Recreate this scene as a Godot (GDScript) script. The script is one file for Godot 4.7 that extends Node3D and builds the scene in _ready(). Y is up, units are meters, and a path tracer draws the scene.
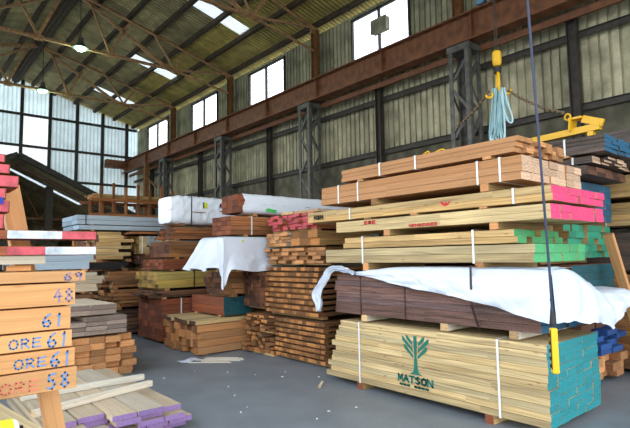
extends Node3D
# A timber shed: packs of sawn boards on a concrete floor under a corrugated roof on steel trusses.

var rng := RandomNumberGenerator.new()
var mats := {}
var woods := {}
var ends := {}
var meshes := {}
var used := {}
var wood_tex: ImageTexture
var rough_tex: ImageTexture
var smooth_tex: ImageTexture
var end_tex: ImageTexture
var mottle_tex: ImageTexture
var floor_tex: ImageTexture
var paint_tex := {}
var wrinkle := FastNoiseLite.new()


func _ready() -> void:
	rng.seed = 4711
	set_camera_and_light()
	make_textures()
	make_materials()
	build_shell()
	build_steel()
	build_hoist()
	build_main_stack()
	build_second_row()
	build_middle_blocks()
	build_far_blocks()
	build_left_stacks()
	build_litter()


# ------------------------------------------------------------------ camera, sky, lamps
func set_camera_and_light() -> void:
	var cam := Camera3D.new()
	cam.name = "camera"
	cam.fov = rad_to_deg(2.0 * atan(214.0 / 500.0))
	cam.near = 0.05
	cam.far = 400.0
	add_child(cam)
	var a := deg_to_rad(40.4)
	var p := deg_to_rad(4.9)
	var r := deg_to_rad(0.9)
	var fw := Vector3(sin(a) * cos(p), sin(p), -cos(a) * cos(p))
	var rt := Vector3(cos(a), 0, sin(a))
	var up := rt.cross(fw)
	var rt2 := rt * cos(r) - up * sin(r)
	var up2 := up * cos(r) + rt * sin(r)
	cam.transform = Transform3D(Basis(rt2, up2, -fw), Vector3(0, 1.6, 0))
	cam.current = true

	var we := WorldEnvironment.new()
	we.name = "daylight"
	var env := Environment.new()
	var sky := Sky.new()
	var sm := ProceduralSkyMaterial.new()
	sm.sky_top_color = Color(0.86, 0.92, 1.0)
	sm.sky_horizon_color = Color(0.99, 0.99, 0.98)
	sm.sky_curve = 0.3
	sm.ground_horizon_color = Color(0.60, 0.60, 0.58)
	sm.ground_bottom_color = Color(0.50, 0.50, 0.48)
	sm.sky_energy_multiplier = 1.0
	sky.sky_material = sm
	env.background_mode = Environment.BG_SKY
	env.sky = sky
	env.background_energy_multiplier = 4.4
	env.tonemap_mode = Environment.TONE_MAPPER_LINEAR
	env.tonemap_exposure = 0.96
	env.sdfgi_enabled = true
	env.ssao_enabled = true
	env.ssil_enabled = true
	we.environment = env
	add_child(we)


# ------------------------------------------------------------------ textures
func noise(freq: float, s: int, oct := 3) -> FastNoiseLite:
	var n := FastNoiseLite.new()
	n.seed = s
	n.frequency = freq
	n.fractal_octaves = oct
	n.noise_type = FastNoiseLite.TYPE_SIMPLEX_SMOOTH
	return n


func make_textures() -> void:
	wrinkle = noise(1.0, 77, 3)
	var fine := noise(0.11, 1, 2)
	var broad := noise(0.025, 2, 2)
	var warp := noise(0.008, 3, 2)
	var saw := noise(0.35, 4, 2)
	var w := 512
	var h := 256
	var im := Image.create(w, h, true, Image.FORMAT_RGB8)
	var im2 := Image.create(w, h, true, Image.FORMAT_RGB8)
	for y in h:
		for x in w:
			var yy := y + 10.0 * warp.get_noise_2d(x * 0.7, y)
			var v := 0.86 + 0.12 * fine.get_noise_2d(x * 0.06, yy * 1.6) + 0.16 * broad.get_noise_2d(x * 0.12, yy * 1.5)
			v += 0.04 * saw.get_noise_2d(x, y)
			v = clampf(v, 0.45, 1.0)
			im.set_pixel(x, y, Color(v, v * (0.965 + 0.035 * v), v * (0.90 + 0.10 * v)))
			var q := 0.80 + 0.2 * broad.get_noise_2d(x * 0.25 + 300, yy) + 0.14 * saw.get_noise_2d(x * 0.5, y * 0.2) + 0.12 * fine.get_noise_2d(x * 0.1 + 90, yy)
			q = clampf(q, 0.35, 1.0)
			im2.set_pixel(x, y, Color(q, q * 0.985, q * 0.96))
	for k in 9:   # knots
		var kx := rng.randi_range(20, w - 20)
		var ky := rng.randi_range(12, h - 12)
		for dy in range(-5, 6):
			for dx in range(-9, 10):
				var d := sqrt(dx * dx / 3.2 + dy * dy) / 4.5
				if d < 1.0:
					var c := im.get_pixel(kx + dx, ky + dy)
					im.set_pixel(kx + dx, ky + dy, c.lerp(Color(0.45, 0.30, 0.18), 0.75 * (1.0 - d)))
	var im5 := Image.create(w, h, true, Image.FORMAT_RGB8)
	for yy in h:
		for xx in w:
			im5.set_pixel(xx, yy, im.get_pixel(xx, yy).lerp(Color(0.88, 0.87, 0.85), 0.62))
	im5.generate_mipmaps()
	smooth_tex = ImageTexture.create_from_image(im5)
	im.generate_mipmaps()
	im2.generate_mipmaps()
	wood_tex = ImageTexture.create_from_image(im)
	rough_tex = ImageTexture.create_from_image(im2)
	var e := 128
	var im3 := Image.create(e, e, true, Image.FORMAT_RGB8)
	var im4 := Image.create(256, 256, true, Image.FORMAT_RGB8)
	var blot := noise(0.02, 9, 4)
	for y in e:
		for x in e:
			var ring := sin((Vector2(x - 30, y - 190).length() + 6.0 * fine.get_noise_2d(x, y)) * 0.55)
			var v := 0.86 + 0.08 * ring + 0.1 * saw.get_noise_2d(x, y)
			im3.set_pixel(x, y, Color(v, v * 0.98, v * 0.95))
	for y in 256:
		for x in 256:
			# wraps by blending two shifted fields
			var t := absf(x - 128.0) / 128.0
			var u := absf(y - 128.0) / 128.0
			var v := 0.82 + 0.22 * blot.get_noise_3d(t * 128, u * 128, 5) + 0.08 * saw.get_noise_3d(t * 128, u * 128, 9)
			im4.set_pixel(x, y, Color(v, v, v))
	var im6 := Image.create(256, 256, true, Image.FORMAT_RGB8)
	for y in 256:
		for x in 256:
			var q := im4.get_pixel(x, y).r
			var v := lerpf(0.93, q, 0.35) + 0.03 * saw.get_noise_2d(x * 1.7, y * 1.7)
			im6.set_pixel(x, y, Color(v, v, v))
	im6.generate_mipmaps()
	floor_tex = ImageTexture.create_from_image(im6)
	im3.generate_mipmaps()
	im4.generate_mipmaps()
	end_tex = ImageTexture.create_from_image(im3)
	mottle_tex = ImageTexture.create_from_image(im4)


func painted_end(key: String, paint: Color, bare: Color, share: float) -> ImageTexture:
	# paint brushed over sawn ends: a few bare flecks with their own outline
	if paint_tex.has(key):
		return paint_tex[key]
	var n := noise(0.09, key.hash() % 1000, 3)
	var n2 := noise(0.3, key.hash() % 977, 2)
	var im := Image.create(128, 128, true, Image.FORMAT_RGB8)
	for y in 128:
		for x in 128:
			var c := paint * (1.0 + 0.16 * n2.get_noise_2d(x, y) + 0.10 * n.get_noise_2d(x + 500, y))
			if n.get_noise_2d(x, y * 1.4) > 0.62 - share:
				c = bare
			im.set_pixel(x, y, Color(clampf(c.r, 0, 1), clampf(c.g, 0, 1), clampf(c.b, 0, 1)))
	im.generate_mipmaps()
	paint_tex[key] = ImageTexture.create_from_image(im)
	return paint_tex[key]


# ------------------------------------------------------------------ materials
func mat(key: String, c := Color.WHITE, rough := 0.8, tex: Texture2D = null, scale := 1.0, metal := 0.0) -> StandardMaterial3D:
	if mats.has(key):
		return mats[key]
	var m := StandardMaterial3D.new()
	m.resource_name = key
	m.albedo_color = c
	m.roughness = rough
	m.metallic = metal
	if tex:
		m.albedo_texture = tex
		m.uv1_triplanar = true
		m.uv1_world_triplanar = true
		m.uv1_scale = Vector3(scale, scale, scale)
	mats[key] = m
	return m


func wood(key: String, c: Color, spread := 0.08, tex: Texture2D = null, n := 5) -> void:
	var list := []
	for i in n:
		var m := StandardMaterial3D.new()
		m.resource_name = key
		var k := 1.0 + spread * (2.0 * i / (n - 1.0) - 1.0)
		var hue := 0.02 * sin(i * 2.4)
		m.albedo_color = Color(clampf(c.r * k + hue, 0, 1), clampf(c.g * k, 0, 1), clampf(c.b * k - hue, 0, 1))
		m.albedo_texture = tex if tex else wood_tex
		m.roughness = 0.78
		m.uv1_offset = Vector3(0.37 * i, 0.23 * i, 0)
		list.append(m)
	woods[key] = list


func endset(key: String, c: Color, spread := 0.15, paint := false, bare := Color(0.75, 0.6, 0.4), share := 0.0) -> void:
	var list := []
	for i in 5:
		var m := StandardMaterial3D.new()
		m.resource_name = key
		var k := 1.0 + spread * (2.0 * i / 4.0 - 1.0)
		if paint:
			m.albedo_color = Color(minf(k, 1), minf(k, 1), minf(k, 1)) if k < 1 else Color.WHITE
			m.albedo_texture = painted_end(key, c, bare, share)
			m.roughness = 0.6
		else:
			m.albedo_color = Color(clampf(c.r * k, 0, 1), clampf(c.g * k, 0, 1), clampf(c.b * k, 0, 1))
			m.albedo_texture = end_tex
			m.roughness = 0.85
		m.uv1_offset = Vector3(0.31 * i, 0.57 * i, 0)
		list.append(m)
	ends[key] = list


func make_materials() -> void:
	wood("pine", Color(0.82, 0.72, 0.52), 0.09)
	wood("honey", Color(0.82, 0.68, 0.45), 0.10)
	wood("fir", Color(0.80, 0.58, 0.38), 0.08, smooth_tex)
	wood("clear_fir", Color(0.78, 0.57, 0.38), 0.025, smooth_tex)
	wood("cedar", Color(0.66, 0.42, 0.24), 0.12)
	wood("umber", Color(0.64, 0.45, 0.28), 0.18, rough_tex)
	wood("merbau", Color(0.50, 0.38, 0.35), 0.14, rough_tex)
	wood("rust", Color(0.60, 0.33, 0.20), 0.10)
	wood("yellow", Color(0.78, 0.68, 0.36), 0.08)
	wood("grey", Color(0.72, 0.64, 0.58), 0.10, smooth_tex)
	wood("driftwood", Color(0.84, 0.77, 0.66), 0.07, smooth_tex)
	wood("walnut", Color(0.46, 0.33, 0.24), 0.18, rough_tex)
	wood("slate", Color(0.44, 0.38, 0.35), 0.10, rough_tex)
	wood("orange", Color(0.94, 0.70, 0.46), 0.04, smooth_tex)
	wood("white", Color(0.95, 0.91, 0.83), 0.03, smooth_tex)
	wood("black", Color(0.12, 0.12, 0.13), 0.10, rough_tex)
	wood("bluegrey", Color(0.72, 0.80, 0.86), 0.03, smooth_tex)
	wood("bluepaint", Color(0.15, 0.34, 0.62), 0.08, rough_tex)
	endset("pine", Color(0.88, 0.74, 0.54))
	endset("pinkish", Color(0.92, 0.78, 0.66), 0.10)
	endset("fir", Color(0.80, 0.58, 0.38), 0.2)
	endset("umber", Color(0.68, 0.47, 0.27), 0.26)
	endset("dark", Color(0.40, 0.26, 0.18), 0.30)
	endset("rust", Color(0.52, 0.29, 0.18), 0.2)
	endset("yellow", Color(0.62, 0.50, 0.28), 0.25)
	endset("grey", Color(0.60, 0.54, 0.50), 0.15)
	endset("black", Color(0.10, 0.10, 0.11))
	endset("bluegrey", Color(0.60, 0.70, 0.78))
	endset("teal", Color(0.10, 0.52, 0.54), 0.06, true, Color(0.80, 0.68, 0.48), 0.06)
	endset("deepteal", Color(0.06, 0.31, 0.34), 0.10, true, Color(0.62, 0.50, 0.30), 0.06)
	endset("seablue", Color(0.10, 0.36, 0.48), 0.12, true, Color(0.50, 0.44, 0.38), 0.05)
	endset("green", Color(0.30, 0.66, 0.42), 0.08, true, Color(0.82, 0.68, 0.42), 0.05)
	endset("jade", Color(0.18, 0.58, 0.45), 0.14, true, Color(0.55, 0.42, 0.28), 0.06)
	endset("pink", Color(0.92, 0.26, 0.46), 0.05, true, Color(0.92, 0.74, 0.62), 0.07)
	endset("rose", Color(0.74, 0.28, 0.32), 0.15, true, Color(0.62, 0.42, 0.30), 0.14)
	endset("purple", Color(0.56, 0.44, 0.64), 0.08, true, Color(0.62, 0.48, 0.54), -0.05)
	endset("red", Color(0.86, 0.22, 0.24), 0.05, true, Color(0.84, 0.5, 0.42), 0.02)
	endset("bluepaint", Color(0.15, 0.34, 0.62), 0.08)

	mat("floor_concrete", Color(0.54, 0.57, 0.59), 0.5, floor_tex, 0.3)
	mat("yard", Color(0.72, 0.71, 0.68), 0.9, mottle_tex, 0.2)
	mat("masonry", Color(0.44, 0.43, 0.36), 0.95, mottle_tex, 0.45)
	for i in 3:
		var k := 1.0 + 0.07 * (i - 1)
		mat("wall_sheet%d" % i, Color(0.80 * k, 0.78 * k, 0.65 * k), 0.7, mottle_tex, 0.4)
		mat("upper_sheet%d" % i, Color(0.76 * k, 0.75 * k, 0.62 * k), 0.7, mottle_tex, 0.4)
		mat("roof_sheet%d" % i, Color(0.80 * k, 0.73 * k, 0.54 * k), 0.85, mottle_tex, 0.5)
		mats["roof_sheet%d" % i].backlight_enabled = true
		mats["roof_sheet%d" % i].backlight = Color(0.27, 0.25, 0.20)  # slight translucency added to brighten the underside of the roof
		var y := mat("roof_yellow%d" % i, Color(0.85 * k, 0.77 * k, 0.44 * k), 0.7, mottle_tex, 0.5)  # yellow put into the eave sheets to stand in for bounced light
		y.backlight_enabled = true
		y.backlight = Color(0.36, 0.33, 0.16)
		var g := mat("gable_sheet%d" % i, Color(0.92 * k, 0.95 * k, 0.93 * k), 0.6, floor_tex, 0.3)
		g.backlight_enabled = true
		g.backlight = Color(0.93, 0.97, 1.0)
	var cl := mat("clear_sheet", Color(0.96, 0.98, 0.98), 0.5)
	cl.backlight_enabled = true
	cl.backlight = Color(1, 1, 1)
	var gl := mat("glass", Color(0.92, 0.96, 0.95, 0.12), 0.06)
	gl.transparency = BaseMaterial3D.TRANSPARENCY_ALPHA
	mat("purlin", Color(0.36, 0.30, 0.23), 0.9, mottle_tex, 1.0)
	mat("truss_steel", Color(0.84, 0.65, 0.45), 0.65, mottle_tex, 1.3)
	mat("girder_paint", Color(0.56, 0.36, 0.23), 0.55, mottle_tex, 0.9)
	mat("tower_paint", Color(0.42, 0.42, 0.40), 0.5, mottle_tex, 1.2)
	mat("dark_steel", Color(0.27, 0.25, 0.22), 0.6, mottle_tex, 1.2)
	mat("brown_post", Color(0.60, 0.41, 0.23), 0.7, mottle_tex, 1.2)
	mat("orange_post", Color(0.62, 0.36, 0.16), 0.7, mottle_tex, 1.4)
	mat("yellow_paint", Color(0.92, 0.72, 0.08), 0.4)
	mat("black_rubber", Color(0.06, 0.06, 0.07), 0.5)
	mat("cable", Color(0.16, 0.20, 0.30), 0.5)
	mat("chain", Color(0.42, 0.35, 0.26), 0.6, null, 1.0, 0.3)
	mat("sling", Color(0.52, 0.68, 0.70), 0.7)
	mat("sling_pale", Color(0.72, 0.84, 0.86), 0.7)
	mat("strap_white", Color(0.88, 0.88, 0.86), 0.45)
	mat("strap_dark", Color(0.22, 0.15, 0.14), 0.45)
	mat("strap_black", Color(0.08, 0.08, 0.09), 0.45)
	var tarp := mat("tarp", Color(0.84, 0.87, 0.91), 0.42)
	tarp.backlight_enabled = true
	tarp.backlight = Color(0.25, 0.26, 0.28)
	mat("wrap", Color(0.90, 0.93, 0.96), 0.35)
	mat("wrap_clear", Color(0.72, 0.76, 0.76), 0.3, mottle_tex, 1.2)
	mat("teal_ink", Color(0.07, 0.42, 0.36), 0.8)
	mat("red_ink", Color(0.80, 0.16, 0.20), 0.8)
	mat("black_ink", Color(0.10, 0.14, 0.12), 0.8)
	mat("blue_crayon", Color(0.36, 0.56, 0.78), 0.8)
	mat("red_crayon", Color(0.92, 0.50, 0.40), 0.8)
	mat("violet_crayon", Color(0.52, 0.50, 0.66), 0.8)
	mat("print_blue", Color(0.10, 0.16, 0.55), 0.6)
	mat("print_lightblue", Color(0.45, 0.62, 0.72), 0.5)
	mat("print_yellow", Color(0.80, 0.86, 0.10), 0.6)
	mat("print_green", Color(0.25, 0.80, 0.35), 0.6)
	mat("white_paint", Color(0.92, 0.95, 0.97), 0.6, mottle_tex, 2.0)
	mat("red_paint", Color(0.90, 0.36, 0.40), 0.6, mottle_tex, 2.0)
	mat("paper", Color(0.80, 0.80, 0.78), 0.8)
	mat("tub_yellow", Color(0.88, 0.84, 0.20), 0.4)
	mat("tub_white", Color(0.90, 0.90, 0.86), 0.4)
	mat("lamp_housing", Color(0.30, 0.31, 0.30), 0.5)
	var glow := mat("lamp_glow", Color(0.9, 1.0, 0.92), 0.4)
	glow.emission_enabled = true
	glow.emission = Color(0.72, 1.0, 0.82)
	glow.emission_energy_multiplier = 4.0


# ------------------------------------------------------------------ mesh helpers
func begin() -> SurfaceTool:
	var st := SurfaceTool.new()
	st.begin(Mesh.PRIMITIVE_TRIANGLES)
	return st


func tri(st: SurfaceTool, p: Array, n: Vector3, uv: Array) -> void:
	var order := [0, 1, 2]
	if (p[1] - p[0]).cross(p[2] - p[0]).dot(n) > 0:
		order = [0, 2, 1]
	for i in order:
		st.set_normal(n)
		st.set_uv(uv[i])
		st.add_vertex(p[i])


func quad(st: SurfaceTool, a: Vector3, b: Vector3, c: Vector3, d: Vector3, n: Vector3, uv := []) -> void:
	if uv.is_empty():
		uv = [Vector2(0, 0), Vector2(1, 0), Vector2(1, 1), Vector2(0, 1)]
	tri(st, [a, b, c], n, [uv[0], uv[1], uv[2]])
	tri(st, [a, c, d], n, [uv[0], uv[2], uv[3]])


func add_box(st: SurfaceTool, c: Vector3, s: Vector3, b := Basis.IDENTITY) -> void:
	for ax in 3:
		for sg in [-1.0, 1.0]:
			var n := Vector3.ZERO
			n[ax] = sg
			var u := Vector3.ZERO
			var v := Vector3.ZERO
			u[(ax + 1) % 3] = 1
			v[(ax + 2) % 3] = 1
			var o: Vector3 = n * s * 0.5
			var du: Vector3 = u * s * 0.5
			var dv: Vector3 = v * s * 0.5
			quad(st, c + b * (o - du - dv), c + b * (o + du - dv), c + b * (o + du + dv), c + b * (o - du + dv), (b * n).normalized())


func add_bar(st: SurfaceTool, a: Vector3, b: Vector3, w: float, h: float, upv := Vector3.UP) -> void:
	var z := (b - a).normalized()
	if absf(z.dot(upv)) > 0.99:
		upv = Vector3.RIGHT
	var x := upv.cross(z).normalized()
	var y := z.cross(x)
	add_box(st, (a + b) / 2, Vector3(w, h, a.distance_to(b)), Basis(x, y, z))


func add_angle(st: SurfaceTool, a: Vector3, b: Vector3, w: float, t: float, side := Vector3.UP) -> void:
	# an L section: two thin legs at right angles
	var z := (b - a).normalized()
	var x := side.cross(z).normalized()
	var y := z.cross(x)
	add_bar(st, a + y * w * 0.5, b + y * w * 0.5, t, w, side)
	add_bar(st, a + x * w * 0.5, b + x * w * 0.5, w, t, side)


func add_tube(st: SurfaceTool, pts: Array, r: float, seg := 8, closed := false, radii := []) -> void:
	var n := pts.size()
	var rings := []
	var side := Vector3.ZERO
	for i in n:
		var t: Vector3
		if closed:
			t = (pts[(i + 1) % n] - pts[(i - 1 + n) % n]).normalized()
		else:
			t = (pts[mini(i + 1, n - 1)] - pts[maxi(i - 1, 0)]).normalized()
		if side == Vector3.ZERO:
			side = t.cross(Vector3.UP if absf(t.y) < 0.9 else Vector3.RIGHT).normalized()
		side = (side - t * side.dot(t)).normalized()
		var up := t.cross(side)
		var rr: float = radii[i] if i < radii.size() else r
		var ring := []
		for k in seg:
			var a := TAU * k / seg
			ring.append([pts[i] + (side * cos(a) + up * sin(a)) * rr, side * cos(a) + up * sin(a)])
		rings.append(ring)
	for i in (n if closed else n - 1):
		var r0: Array = rings[i]
		var r1: Array = rings[(i + 1) % n]
		for k in seg:
			var k2 := (k + 1) % seg
			smooth_quad(st, r0[k], r0[k2], r1[k2], r1[k])
	if not closed:
		for e in [0, n - 1]:
			var nrm: Vector3 = (pts[0] - pts[1]).normalized() if e == 0 else (pts[n - 1] - pts[n - 2]).normalized()
			for k in range(1, seg - 1):
				tri(st, [rings[e][0][0], rings[e][k][0], rings[e][k + 1][0]], nrm, [Vector2.ZERO, Vector2.RIGHT, Vector2.ONE])


func smooth_quad(st: SurfaceTool, a: Array, b: Array, c: Array, d: Array) -> void:
	var nn: Vector3 = a[1] + b[1] + c[1] + d[1]
	for t in [[a, b, c], [a, c, d]]:
		var q: Array = t
		if (q[1][0] - q[0][0]).cross(q[2][0] - q[0][0]).dot(nn) > 0:
			q = [t[0], t[2], t[1]]
		for v in q:
			st.set_normal(v[1])
			st.set_uv(Vector2(v[0].x + v[0].z, v[0].y))
			st.add_vertex(v[0])


func add_lathe(st: SurfaceTool, prof: Array, at: Vector3, seg := 20) -> void:
	# prof: [radius, height] pairs, turned about y
	for i in prof.size() - 1:
		var p: Vector2 = prof[i]
		var q: Vector2 = prof[i + 1]
		var d := q - p
		var nr := Vector2(d.y, -d.x).normalized()
		if nr == Vector2.ZERO:
			continue
		for k in seg:
			var a0 := TAU * k / seg
			var a1 := TAU * (k + 1) / seg
			var e0 := Vector3(cos(a0), 0, sin(a0))
			var e1 := Vector3(cos(a1), 0, sin(a1))
			var n0 := e0 * nr.x + Vector3.UP * nr.y
			var n1 := e1 * nr.x + Vector3.UP * nr.y
			smooth_quad(st, [at + e0 * p.x + Vector3.UP * p.y, n0], [at + e1 * p.x + Vector3.UP * p.y, n1], [at + e1 * q.x + Vector3.UP * q.y, n1], [at + e0 * q.x + Vector3.UP * q.y, n0])


func add_grid(st: SurfaceTool, g: Array) -> void:
	# a smooth sheet through rows of points
	var nr := g.size()
	var nc: int = g[0].size()
	var nm := []
	for i in nr:
		var row := []
		for j in nc:
			var du: Vector3 = g[mini(i + 1, nr - 1)][j] - g[maxi(i - 1, 0)][j]
			var dv: Vector3 = g[i][mini(j + 1, nc - 1)] - g[i][maxi(j - 1, 0)]
			var n := du.cross(dv)
			row.append(n.normalized() if n.length() > 1e-9 else Vector3.UP)
		nm.append(row)
	for i in nr - 1:
		for j in nc - 1:
			smooth_quad(st, [g[i][j], nm[i][j]], [g[i + 1][j], nm[i + 1][j]], [g[i + 1][j + 1], nm[i + 1][j + 1]], [g[i][j + 1], nm[i][j + 1]])


func numbered(called: String) -> String:
	if not used.has(called):
		used[called] = 0
		return called
	used[called] += 1
	return "%s_%03d" % [called, used[called]]


func thing(called: String, label: String, category: String, at := Vector3.ZERO, group := "") -> Node3D:
	var o := Node3D.new()
	o.name = numbered(called)
	add_child(o)
	o.position = at
	tag(o, label, category, group)
	return o


func tag(o: Node, label: String, category: String, group := "") -> void:
	o.set_meta("label", label)
	o.set_meta("category", category)
	if group:
		o.set_meta("group", group)


func put(called: String, st: SurfaceTool, m: Material, parent: Node3D = null) -> MeshInstance3D:
	return put_mesh(called, st.commit(), m, parent)


func put_mesh(called: String, mesh: Mesh, m: Material, parent: Node3D = null) -> MeshInstance3D:
	var o := MeshInstance3D.new()
	o.mesh = mesh
	o.material_override = m
	if parent:
		o.name = called
		parent.add_child(o, true)
	else:
		o.name = numbered(called)
		add_child(o, true)
	return o


func structure(called: String, parent: Node3D = null) -> Node3D:
	var o := Node3D.new()
	o.name = called
	add_child(o)
	o.set_meta("kind", "structure")
	return o


# ------------------------------------------------------------------ boards and packs
func board_mesh(w: float, h: float, l: float) -> ArrayMesh:
	# a board along z with eased long edges; surface 0 its sides, surface 1 its two sawn ends
	w = maxf(snappedf(w, 0.002), 0.006)
	h = maxf(snappedf(h, 0.002), 0.006)
	l = snappedf(l, 0.02)
	var key := "%.3f %.3f %.2f" % [w, h, l]
	if meshes.has(key):
		return meshes[key]
	var c := minf(0.0016, minf(w, h) * 0.12)
	var x := w / 2
	var y := h / 2
	var p := [Vector2(-x + c, -y), Vector2(x - c, -y), Vector2(x, -y + c), Vector2(x, y - c), Vector2(x - c, y), Vector2(-x + c, y), Vector2(-x, y - c), Vector2(-x, -y + c)]
	var st := begin()
	var run := 0.0
	for i in 8:
		var a: Vector2 = p[i]
		var b: Vector2 = p[(i + 1) % 8]
		var d := b - a
		var n := Vector3(d.y, -d.x, 0).normalized()
		var v0 := run * 2.6
		run += d.length()
		var v1 := run * 2.6
		var u := l * 0.45
		quad(st, Vector3(a.x, a.y, -l / 2), Vector3(b.x, b.y, -l / 2), Vector3(b.x, b.y, l / 2), Vector3(a.x, a.y, l / 2), n, [Vector2(0, v0), Vector2(0, v1), Vector2(u, v1), Vector2(u, v0)])
	var mesh := st.commit()
	st = begin()
	for s in [-1.0, 1.0]:
		for i in range(1, 7):
			var pts := []
			var uvs := []
			for q in [p[0], p[i], p[i + 1]]:
				pts.append(Vector3(q.x, q.y, s * l / 2))
				uvs.append(q * 3.0)
			tri(st, pts, Vector3(0, 0, s), uvs)
	st.commit(mesh)
	meshes[key] = mesh
	return mesh


func board(parent: Node3D, c: Vector3, w: float, h: float, l: float, ax: String, wk: String, ek: String, called := "board", turn := 0.0) -> MeshInstance3D:
	# ax: the way it lies, x or z; turn: degrees about the vertical
	var o := MeshInstance3D.new()
	o.mesh = board_mesh(w, h, l)
	var wl: Array = woods[wk]
	var el: Array = ends[ek]
	o.set_surface_override_material(0, wl[rng.randi() % wl.size()])
	o.set_surface_override_material(1, el[rng.randi() % el.size()])
	var b := Basis.IDENTITY
	if rng.randf() < 0.5:
		b = Basis(Vector3.BACK, PI)
	if rng.randf() < 0.5:
		b = Basis(Vector3.UP, PI) * b
	if ax == "x":
		b = Basis(Vector3.UP, PI / 2) * b
	b = Basis(Vector3.UP, deg_to_rad(turn)) * b
	o.transform = Transform3D(b, c)
	if parent:
		o.name = called
		parent.add_child(o, true)
	else:
		o.name = numbered(called)
		add_child(o, true)
	return o


func pack(called: String, label: String, bx: Array, ax: String, rows: int, cols: int, wk: String, ek: String, opt := {}) -> Node3D:
	# bx: x0, x1, y0, y1, z0 (far), z1 (near)
	var x0: float = bx[0]
	var x1: float = bx[1]
	var y0: float = bx[2]
	var y1: float = bx[3]
	var z0: float = bx[4]
	var z1: float = bx[5]
	var cx := (x0 + x1) / 2
	var cz := (z0 + z1) / 2
	var bh: float = opt.get("bearer", 0.0)
	var loose: bool = opt.get("loose", false)       # not bound together: every piece is a thing of its own
	var root := Vector3(cx, y0 - bh, cz)
	var t: Node3D = null
	if not loose:
		t = thing(called, label, opt.get("category", "timber pack"), root, opt.get("group", "packs of sawn timber in the shed"))
		root = Vector3.ZERO
	var along := x1 - x0 if ax == "x" else z1 - z0
	var across := z1 - z0 if ax == "x" else x1 - x0
	var rh := (y1 - y0) / rows
	var cw := across / cols
	var gap: float = opt.get("gap", 0.0025)
	var jit: float = opt.get("jit", 0.012)
	var fjit: float = opt.get("fjit", jit * 2)
	var sjit: float = opt.get("sjit", 0.002)
	var wob: float = opt.get("wob", 0.0)
	var miss: float = opt.get("miss", 0.0)
	var steps: Array = opt.get("steps", [])
	var taper: float = opt.get("taper", 0.0)
	for r in rows:
		var shift := rng.randf_range(-sjit, sjit) * 2
		var trim: float = fjit * rng.randf() + taper * r / rows
		for k in cols:
			if k < steps.size() and r >= steps[k]:
				continue
			if miss > 0 and rng.randf() < miss and r > 0:
				continue
			var near := -jit * rng.randf()                    # set back from the near (or aisle) end
			var far := trim + 0.4 * fjit * rng.randf()
			var l := along + near - far
			var mid := (near + far) / 2
			var w := cw - 0.002
			var h := rh - gap
			if wob > 0:
				w -= wob * 0.3 * cw * rng.randf()
				h -= wob * 0.25 * rh * rng.randf()
			var o := -across / 2 + (k + 0.5) * cw
			o += sjit * rng.randf() * (-1.0 if k == 0 else 1.0 if k == cols - 1 else 0.0)
			var y := bh + (r + 0.5) * rh - gap / 2
			var c: Vector3
			if ax == "x":      # aisle end is at x0
				c = Vector3(-mid, y, o + shift)
			else:              # near end is at z1
				c = Vector3(o + shift, y, mid)
			var piece := board(t, root + c, w, h, l, ax, wk, ek, called if loose else "board", rng.randf_range(-wob, wob) * 1.6)
			if loose:
				tag(piece, label, opt.get("category", "board"), opt.get("group", "loose boards"))
		if gap > 0.01 and r < rows - 1:
			for f in [-0.42, 0.0, 0.42]:
				var yy := bh + (r + 1) * rh - gap / 2
				var sl := across * 0.98
				if ax == "x":
					board(t, Vector3(f * along, yy, 0), 0.035, gap - 0.001, sl, "z", wk, ek, "sticker")
				else:
					board(t, Vector3(0, yy, f * along), 0.035, gap - 0.001, sl, "x", wk, ek, "sticker")
	if bh > 0:
		for f in opt.get("bearers", [-0.36, 0.36]):
			var bo: MeshInstance3D
			if ax == "x":
				bo = board(t, root + Vector3(f * along, bh / 2, 0), 0.09, bh - 0.001, across * 0.99, "z", opt.get("bw", "honey"), opt.get("be", "fir"), "bearer")
			else:
				bo = board(t, root + Vector3(0, bh / 2, f * along), 0.09, bh - 0.001, across * 1.0, "x", opt.get("bw", "honey"), opt.get("be", "fir"), "bearer")
			if loose:
				tag(bo, "bearer under the " + opt.group, "bearer", "bearers under the " + opt.group)
	for s in opt.get("straps", []):
		# s: world place along the pack; a flat band right round it
		var st := begin()
		var e := 0.004 + sjit * 2
		var hw := across / 2 + e
		var sw: float = opt.get("sw", 0.022)
		var yb := bh - 0.003
		var yt := bh + (y1 - y0) + 0.003
		var m: String = opt.get("smat", "strap_white")
		if ax == "x":
			var lx: float = s - cx
			for g in [-1, 1]:
				add_box(st, Vector3(lx, (yb + yt) / 2, g * hw), Vector3(sw, yt - yb, 0.003))
			for yy in [yb, yt]:
				add_box(st, Vector3(lx, yy, 0), Vector3(sw, 0.003, hw * 2 + 0.003))
		else:
			var lz: float = s - cz
			for g in [-1, 1]:
				add_box(st, Vector3(g * hw, (yb + yt) / 2, lz), Vector3(0.003, yt - yb, sw))
			for yy in [yb, yt]:
				add_box(st, Vector3(0, yy, lz), Vector3(hw * 2 + 0.003, 0.003, sw))
		put("strap", st, mats[m], t)
	return t


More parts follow.
